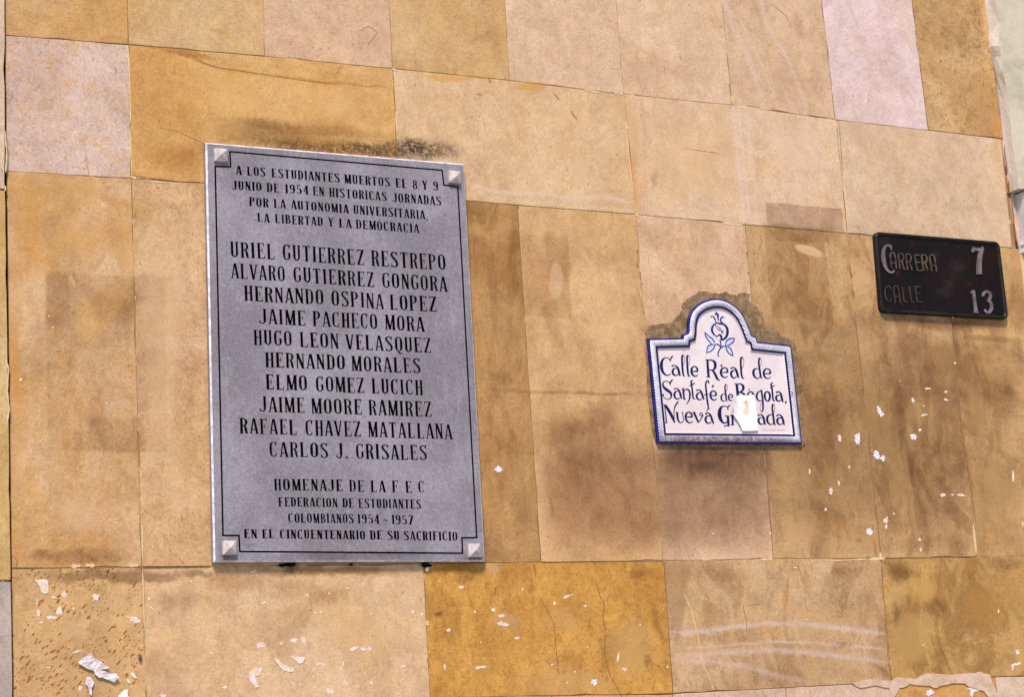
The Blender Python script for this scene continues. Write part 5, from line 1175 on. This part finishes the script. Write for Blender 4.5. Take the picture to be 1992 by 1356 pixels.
# pomegranate
s = Strokes(PF)
for poly in ([(1395,600),(1440,575),(1500,600),(1440,660),(1420,740),(1440,830),(1510,880),(1580,930),(1580,985),(1480,930),(1400,850),(1365,760),(1365,670)],):
    s.fillpoly(poly, ZE, 0.00015)
for poly in ([(1275,815),(1330,850),(1400,905),(1440,960),(1460,1010),(1400,1030),(1340,970),(1290,890)], [(1310,1200),(1320,1110),(1360,1060),(1420,1050),(1455,1080),(1450,1130),(1390,1180)],
             [(1685,1060),(1700,990),(1760,940),(1860,920),(1840,990),(1780,1040),(1720,1065)], [(1700,1090),(1740,1090),(1790,1140),(1825,1260),(1770,1240),(1720,1180)]):
    s.fillpoly(poly, ZE, 0.00015)
s.m.build('emblem_wash', m_lblue, cer)
s = Strokes(PF)
s.ribbon([(1560,625,30),(1620,625,34),(1680,660,40),(1720,730,50),(1722,820,52),(1690,900,46),(1630,945,40),(1590,930,44)], ZE, n=5, wmul=1.0, th=0.0005)
s.ribbon([(1500,605,20),(1440,650,30),(1410,720,40),(1420,790,40),(1460,850,26),(1520,890,18)], ZE, th=0.0005)
s.ribbon([(1515,880,16),(1540,855,26),(1580,855,40),(1600,890,44),(1600,940,40)], ZE, th=0.0005)
s.ribbon([(1485,590,12),(1530,610,26),(1580,620,32),(1630,590,22)], ZE, th=0.0005)
s.ribbon([(1490,375,8),(1495,410,34),(1530,440,40),(1530,500,28),(1545,560,16)], ZE, th=0.0005); s.ribbon([(1495,405,24),(1468,450,12)], ZE, th=0.0005)
s.ribbon([(1380,490,14),(1400,475,18),(1440,480,20),(1470,530,22),(1490,575,14)], ZE, th=0.0005); s.ribbon([(1645,505,12),(1635,485,20),(1600,500,26),(1585,560,28),(1600,600,20)], ZE, th=0.0005)
s.m.build('emblem_pomegranate', m_blue, cer)
s = Strokes(PF)
for pts in ([(1265,790,8),(1275,860,16),(1320,940,14),(1400,1035,12)], [(1270,800,10),(1340,870,14),(1420,930,16),(1470,1010,12)], [(1300,1230,10),(1315,1120,14),(1360,1055,16),(1450,1045,14)], [(1305,1210,10),(1390,1180,14),(1450,1110,16),(1465,1060,12)],
            [(1460,1060,14),(1510,1035,16),(1560,1065,18),(1590,1105,14)], [(1575,960,20),(1590,1030,16),(1595,1090,16)], [(1600,1095,18),(1555,1160,16),(1530,1245,14),(1550,1285,18)], [(1590,1110,16),(1640,1080,16),(1690,1080,12)],
            [(1685,1060,10),(1700,990,14),(1760,930,18),(1870,915,12)], [(1700,1075,10),(1780,1040,14),(1840,990,16),(1870,920,10)], [(1695,1085,12),(1710,1160,14),(1760,1230,14),(1845,1280,10)], [(1730,1075,12),(1790,1130,14),(1820,1200,14),(1840,1280,10)]):
    s.ribbon(pts, ZE, th=0.0005, wmul=1.45)
rr = random.Random(4)
for k in range(26):
    f = k/26; x = 1480+f*170+rr.uniform(-14, 14); y = 670+f*130+rr.uniform(-38, 38)
    s.ribbon([(x-7,y-3,8),(x+7,y+4,9)], ZE, th=0.0005)
s.m.build('emblem_outline', m_mblue, cer)
m_rust = plain_mat('rust', (110, 52, 34), 0.8, 0.2, 300, col2=(150, 96, 76), s2=300)[0]
for px, py, r in ((1403.4,711,.0028), (1541,764,.0022)):
    lump('rusty_pin', px, py, PF+0.001 if px < 1500 else 0.016, r, m_rust, cer)

# paper torn and hanging over the sign
def sheet(name, poly, d0, hfun, mat, parent=None, thick=0.0004, step=4.0):
    xs = [p[0] for p in poly]; ys = [p[1] for p in poly]
    pts = [Vector(p) for p in poly]; n = len(pts)
    y = min(ys)+step/2; row_ = 0
    while y < max(ys):
        x = min(xs)+(step/2 if row_ % 2 else 0)
        while x < max(xs): pts.append(Vector((x, y))); x += step
        y += step; row_ += 1
    vc, ed, fc, _, _, of = delaunay_2d_cdt(pts, [], [list(range(n))], 1, 1e-5)
    V = [P(p.x, p.y, d0+hfun(p.x, p.y)) for p in vc]; m = len(V)
    V2 = [v+Vector((0, thick, 0)) for v in V]
    cnt = {}
    for f in fc:
        for i in range(len(f)):
            e = (f[i], f[(i+1) % len(f)]); cnt[tuple(sorted(e))] = cnt.get(tuple(sorted(e)), 0)+1
    Fs = [tuple(f) for f in fc]+[tuple(k+m for k in reversed(f)) for f in fc]+[(a, b_, b_+m, a+m) for (a, b_), c_ in cnt.items() if c_ == 1]
    mb = MB(); mb.add(V+V2, Fs)
    return mb.build(name, mat, parent)
m_scrap, t, b, c = plain_mat('torn_white_paper', (252, 244, 240), 0.85, 0.02, 120)
b.inputs['Base Color'].default_value = (.80, .765, .72, 1)
wgn = t.n('ShaderNodeGroup'); wgn.node_tree = G_WARP
for cx, cy, hx, hy, tint, amt, rag in ((1455,787,4.5,10,(.90,.56,.32),.85,.45), (1455,800,8,8,(.92,.64,.40),.8,.6), (1452,782,7,3,(.9,.6,.36),.8,.4), (1433,782,3,8,(.80,.66,.60),.7,.3), (1439,793,4,4,(.85,.75,.7),.6,.4)):
    q = t.n('ShaderNodeGroup'); q.node_tree = G_MARK; cc = P(cx, cy, 0.012)
    t.set(q.inputs['Color'], c); t.set(q.inputs['Warp'], wgn.outputs[0]); t.set(q.inputs['Break'], wgn.outputs[1])
    q.inputs['Centre'].default_value = cc; q.inputs['Size'].default_value = (hx*.0014, 1, hy*.0012); q.inputs['Tint'].default_value = tint+(1,)
    q.inputs['Amount'].default_value = amt; q.inputs['Rag'].default_value = rag; q.inputs['Soft'].default_value = 0.3; q.inputs['WarpAmt'].default_value = 0.18
    c = q.outputs[0]
t.set(b.inputs['Base Color'], c)
tp = Q([(385,125),(440,100),(620,102),(790,96),(812,250),(830,420),(848,650),(880,905),(700,920),(520,915),(475,800),(405,680),(335,590),(315,520),(318,440),(285,330),(310,260),(350,190)], 1400, 760, 11.718)
cen = sum((Vector(p) for p in tp), Vector((0, 0)))/len(tp)
def hcurl(x, y):
    k = max(0, (1436+max(0, (y-805))*0.33-x))/16; return 0.0012+0.011*min(1, k)**1.5+0.004*max(0, (y-815)/25)
tpap = sheet('torn_paper', tp, PF+0.001, hcurl, m_scrap, step=2.2)
def place_top(o, label, cat, px, py, d):
    c0 = P(px, py, d)
    for v in o.data.vertices: v.co -= c0
    o.location = c0; o['label'] = label; o['category'] = cat
place_top(tpap, 'torn white paper with an orange stain stuck over the lettering of the glazed sign', 'paper scrap', 1450, 800, PF)
for p in tpap.data.polygons: p.use_smooth = True
# torn poster remains low on the left
bp1 = Q([(770,1015),(800,985),(830,965),(880,935),(915,930),(925,975),(965,990),(1000,1010),(1060,1050),(1085,1062),(1050,1082),(990,1085),(1060,1110),(1150,1125),(1185,1165),(1130,1215),(1095,1200),(1060,1185),(1010,1165),(985,1172),(960,1150),(940,1130),(930,1100),(870,1080),(800,1040)], 0, 1090, 5.096)
m_pgrey = plain_mat('grey_white_poster_paper', (244, 226, 220), 0.85, 0.08, 160, col2=(212, 196, 194), s2=80)[0]
o = sheet('torn_paper', bp1, 0.0015, lambda x, y: 0.002+0.0012*abs(math.sin(x*0.09+y*0.06+math.sin(y*.2)))+random.uniform(0, 0.0016)+0.0035*max(0, (x-215)/20), m_pgrey, step=3)
place_top(o, 'largest crumpled remnant of poster paper peeling off the speckled slab at lower left', 'paper scrap', 190, 1302, 0)
bp2 = Q([(860,1165),(900,1158),(930,1210),(925,1245),(908,1270),(912,1330),(905,1350),(890,1330),(880,1290),(870,1260),(845,1225),(850,1195)], 0, 1090, 5.096)
o = sheet('torn_paper', bp2, 0.0015, lambda x, y: 0.002+random.uniform(0, 0.0015), m_pgrey, step=3)
place_top(o, 'narrow strip of torn paper hanging just below the largest crumpled remnant', 'paper scrap', 174, 1335, 0)
bp3 = Q([(1170,1345),(1200,1320),(1235,1290),(1265,1288),(1262,1325),(1285,1372),(1180,1380)], 0, 1090, 5.096)
o = sheet('torn_paper', bp3, 0.0015, lambda x, y: 0.002+0.004*abs(math.sin(x*0.12+y*0.1)), m_scrap, step=3)
place_top(o, 'bright folded paper scrap at the bottom edge of the speckled slab', 'paper scrap', 238, 1350, 0)
for k, (pp, lab) in enumerate(((Q([(1290,1120),(1325,1118),(1340,1140),(1360,1175),(1330,1175),(1300,1150)], 0, 1090, 5.096), 'small oval white paper flake right of the crumpled remnant, the upper of two'),
                       (Q([(1250,1180),(1275,1182),(1298,1215),(1280,1232),(1262,1215)], 0, 1090, 5.096), 'small white paper flake right of the crumpled remnant, the lower of two'))):
    o = sheet('paper_flake', pp, 0.001, lambda x, y: 0.001, m_paper, step=3)
    place_top(o, lab, 'paper scrap', pp[0][0], pp[0][1], 0)
s = Strokes(0.002)
s.ribbon([(831,1096,2),(834.5,1099,4.5),(834,1104,5),(830.5,1107,4),(831.5,1111.5,2.5)], (0, 0, 1), th=0.003)
o = s.m.build('paper_curl', m_scrap); place_top(o, 'tiny curl of white paper poking out under the lower edge of the grey plaque', 'paper scrap', 833, 1104, 0)
o = lump('metal_stub', 272.5, 1280, 0.004, 0.004, plain_mat('grey_metal_stub', (120, 104, 100), 0.5, 0.2, 200, metal=0.6)[0], wall, 2.0, 0.9)

# ------------------------------------------------------------------ embossed street plate
pla = thing('metal_street_plate', 'dark rusted metal street plate with raised worn letters and numerals', 'street sign', P(1830, 535))
m_pl, t, b, c = plain_mat('worn_dark_enamel', (26, 14, 12), 0.5, 0.25, 90, col2=(16, 9, 9), s2=14, spec=0.15, bump=0.0006)
ps = t.n('ShaderNodeNewGeometry').outputs['Position']
c = t.mix(t.math('MULTIPLY', t.mr(t.noise(t.vec('ADD', ps, (3, 3, 3)), 16.0, 4, 0.6), 0.60, 0.72), 0.7), c, alb((78, 16, 14)))
c = t.mix(t.math('MULTIPLY', t.mr(t.noise(t.vec('ADD', ps, (9, 2, 5)), 14.0, 5, 0.6), 0.56, 0.70), 0.5), c, alb((50, 42, 36)))
t.set(b.inputs['Base Color'], c)
m_rim = plain_mat('black_rim', (12, 9, 9), 0.45, 0.3, 80, col2=(34, 30, 26), s2=26, spec=0.25)[0]
m_num = plain_mat('worn_white_numeral_paint', (126, 112, 114), 0.5, 0.3, 160, col2=(92, 80, 74), s2=40)[0]
m_brz = plain_mat('worn_bronze_letter_edge', (98, 78, 56), 0.45, 0.3, 120, col2=(56, 40, 34), s2=50)[0]
PLD = 0.010
m_brz2 = plain_mat('faded_bronze_letter_edge', (74, 56, 42), 0.5, 0.3, 120, col2=(42, 28, 26), s2=60)[0]
cor = [W2(1700.5,450.5,PLD), W2(1943,470.5,PLD), W2(1961,621.5,PLD), W2(1713,607.5,PLD)]
def rr_outline(c4, inset, rad, n=5):
    c4 = ccw(c4); out = []
    cc = Vector((sum(p[0] for p in c4)/4, sum(p[1] for p in c4)/4))
    pts = []
    for p in c4: pts.append(Vector((p[0]+(inset if p[0] < cc.x else -inset), p[1]+(inset if p[1] < cc.y else -inset))))
    for i in range(4):
        p = pts[i]; a = (pts[i-1]-p).normalized(); b_ = (pts[(i+1) % 4]-p).normalized()
        for k in range(n+1):
            th = k/n*math.pi/2; out.append(tuple(p+a*rad*(1-math.sin(th))+b_*rad*(1-math.cos(th))))
    return out
R_ = [(0, .014, 0.001), (0, .014, .011), (.0015, .0135, .0135), (.0045, .011, .0145), (.0075, .009, .0125), (.0095, .008, .0095)]
mb = MB(); V = []; rings_ = [rr_outline(cor, i_, r_) for i_, r_, _ in R_]; n = len(rings_[0])
for (i_, r_, d_), rg in zip(R_, rings_): V += [(x, WALL_Y-d_, z) for x, z in rg]
Fs = [(k*n+i, k*n+(i+1) % n, (k+1)*n+(i+1) % n, (k+1)*n+i) for k in range(len(R_)-1) for i in range(n)]
mb.add(V, Fs); o = mb.build('raised_rim', m_rim, pla)
for p in o.data.polygons: p.use_smooth = True
mb = MB(); mb.add([(x, WALL_Y-.0095, z) for x, z in rings_[-1]], [tuple(range(n))]); mb.build('plate_face', m_pl, pla)
def emb(name, items, mat, th=0.0028, wm=1.0):
    s = Strokes(0.0095)
    for pts in items: s.ribbon(pts, ZP, th=th, wmul=wm, step=0.00005)
    return s.m.build(name, mat, pla)
def c16(pts, w=15): return [(x, y, w) for x, y in pts]
emb('raised_capital', [[(398,350,14),(388,305,32),(345,290,24),(312,330,34),(300,400,44),(308,480,46),(332,560,34),(370,608,26),(410,615,22),(432,592,18)]], m_num)
def RR(dx, dy): return [c16([(503+dx,578+dy),(490+dx,480+dy),(480+dx,388+dy)]), c16([(480+dx,392+dy),(520+dx,390+dy),(543+dx,430+dy),(533+dx,475+dy),(490+dx,484+dy)]), c16([(520+dx,482+dy),(535+dx,525+dy),(556+dx,584+dy)])]
emb('raised_letters', [c16([(402,570),(390,480),(385,410),(405,380),(430,388),(446,450),(452,520),(460,578)]), c16([(395,500),(450,505)])]+RR(0, 0)+RR(92, 8)+
    [c16([(710,592),(694,500),(678,405)]), c16([(678,405),(740,410)]), c16([(692,492),(742,496)]), c16([(710,590),(765,595)])]+RR(282, 16)+
    [c16([(886,605),(870,510),(860,430),(882,405),(908,415),(925,480),(942,608)]), c16([(872,532),(930,536)])], m_brz)
emb('raised_letters', [c16([(392,822),(380,790),(350,785),(325,820),(322,890),(345,950),(380,962),(400,930)]), c16([(445,985),(435,900),(425,805),(450,780),(480,800),(492,880),(505,985)]), c16([(438,905),(492,905)]),
    c16([(528,795),(552,972)]), c16([(552,970),(592,975)]), c16([(612,790),(638,972)]), c16([(638,970),(672,975)]), c16([(682,785),(708,972)]), c16([(682,787),(752,790)]), c16([(694,870),(748,872)]), c16([(708,970),(768,975)])], m_brz2, wm=0.85, th=0.002)
emb('raised_numeral', [[(1370,372,24),(1385,345,34),(1392,315,30)], [(1385,318,20),(1410,335,34),(1460,340,34),(1505,318,34)], [(1492,330,40),(1470,400,50),(1455,500,56),(1455,638,66)]], m_num)
emb('raised_numeral', [[(1350,862,14),(1368,855,32),(1395,835,24)], [(1386,832,34),(1400,960,34),(1418,1085,38)], [(1392,1094,14),(1448,1100,14)]], m_num)
emb('raised_numeral', [[(1500,905,24),(1510,870,34),(1550,845,28),(1588,880,36),(1585,930,32),(1555,958,22)], [(1558,958,22),(1595,985,34),(1602,1050,38),(1575,1098,32),(1538,1090,30),(1520,1060,20)]], m_num)
for px, py in ((1853, 619),): lump('fixing_screw', px, py, 0.008, 0.005, m_rust, pla)

# ------------------------------------------------------------------ neighbour at the right
nb_ = thing('plastered_wall', 'grey green plastered wall beside the sandstone at the right edge', 'wall', (3.8, WALL_Y, 0))
m_pls = plain_mat('grey_green_plaster', (210, 196, 166), 0.85, 0.1, 60, col2=(188, 176, 148), s2=7, bump=0.002)[0]
m_arr = plain_mat('pale_plaster_edge', (240, 232, 214), 0.85, 0.1, 90, col2=(250, 240, 226), s2=14, bump=0.002)[0]
PDN = 0.045
base = [(1905,-90),(1915.5,0),(1924.5,66),(1925.6,90),(1931,110),(1938,142),(1945,205),(1952,269),(1957,313),(1965,350),(1970,372)]
frt = [(1925,-90),(1935.6,0),(1943,44),(1943.5,88),(1948,108),(1951,140),(1959,173),(1965,236),(1971,287),(1978,339),(1982,366)]
B3 = [P(x, y, 0.0) for x, y in base]; F3 = [P(x, y, PDN) for x, y in frt]
TOP = EYE.z+2.63
B3 = [Vector((B3[0].x, WALL_Y, TOP))]+B3; F3 = [Vector((F3[0].x, WALL_Y-PDN, TOP))]+F3
for v in B3: v.y = WALL_Y+0.01
k = len(B3); mb = MB()
M3 = [((a+b_)/2) for a, b_ in zip(B3, F3)]
for m_ in M3: m_.x += random.uniform(-.003, .003); m_.y += random.uniform(-.004, .004)
mb.add(B3+M3+F3, [(i, i+1, k+i+1, k+i) for i in range(k-1)]+[(k+i, k+i+1, 2*k+i+1, 2*k+i) for i in range(k-1)]); mb.build('plaster_edge', m_arr, nb_)
mb = MB(); R3 = [Vector((5.2, WALL_Y-PDN, v.z)) for v in F3]
mb.add(F3+R3, [(i, k+i, k+i+1, i+1) for i in range(k-1)]); zb = min(F3[-1].z, B3[-1].z)
mb.add([F3[-1], R3[-1], Vector((5.2, WALL_Y+.2, F3[-1].z)), Vector((F3[-1].x, WALL_Y+.2, F3[-1].z))], [(0, 1, 2, 3)])
mb.build('plaster_face', m_pls, nb_)
for pts in ([(1926,88),(1944,84)], [(1930,112),(1948,136)]):
    pass
mb = MB(); mb.box(XRC+0.012, 5.2, WALL_Y+0.03, WALL_Y+0.3, 0, F3[-1].z+0.02); mb.build('recessed_wall', plain_mat('brown_recess_paint', (96, 70, 52), 0.6, 0.15, 60)[0], nb_)
# ragged mortar between stone edge and plaster
wall_blob('joint_filling', [(1948,272),(1953,270),(1957,300),(1966,345),(1972,372),(1978,420),(1984,455),(1988,484),(1982,486),(1976,462),(1968,420),(1963,380),(1958,340),(1951,300)], m_pinkm, 0.003)
wall_blob('joint_filling', [(1985,484),(1991,500),(1994,545),(1998,600),(2003,640),(1999,640),(1990,560),(1984,500)], m_cream, 0.004)
for pts, w in (([(1952,280),(1958,340)], 3), ([(1960,350),(1964,385)], 2.2), ([(1966,392),(1976,470)], 2), ([(1955,295),(1962,330)], 2.4)):
    wall_blob('open_joint', strip(pts, w), m_bark, 0.0036)
# box projecting from the neighbour
bxo = thing('shutter_box', 'grey metal box with white lower edges jutting out at the right edge of the picture', 'shutter box', (3.6, WALL_Y, 2.6))
m_gm = plain_mat('blue_grey_painted_metal', (216, 214, 208), 0.6, 0.06, 60, col2=(196, 196, 188), s2=9)[0]
m_wh = plain_mat('white_painted_trim', (238, 238, 244), 0.4, 0.03, 60)[0]
xb = P(1972, 380, 0.0).x; zt_ = P(1972, 377, 0.0).z; zb_ = P(1984, 474, 0.0).z; xb2 = P(1983, 474, 0.0).x
mb = MB(); mb.box(xb2+0.002, xb2+1.4, WALL_Y-0.30, WALL_Y+0.02, zb_, zt_-0.004); mb.build('box_casing', m_gm, bxo)
mb = MB(); mb.box(xb2-0.001, xb2+1.41, WALL_Y-0.305, WALL_Y+0.018, zb_-0.006, zb_+0.004); mb.box(xb2-0.003, xb2+1.42, WALL_Y-0.31, WALL_Y+0.016, zb_-0.026, zb_-0.016); mb.build('white_trim', m_wh, bxo)
mb = MB(); mb.box(xb2+0.003, xb2+1.4, WALL_Y-0.29, WALL_Y+0.02, zb_-0.016, zb_-0.006); mb.build('grey_channel', m_gm, bxo)

# ------------------------------------------------------------------ ground
m_gr = plain_mat('pavement_concrete', (170, 164, 152), 0.9, 0.15, 30, col2=(150, 146, 136), s2=2)[0]
mb = MB(); mb.add([(-60, -60, 0), (60, -60, 0), (60, WALL_Y+0.3, 0), (-60, WALL_Y+0.3, 0)], [(0, 1, 2, 3)])
o = mb.build('pavement', m_gr); o['kind'] = 'structure'
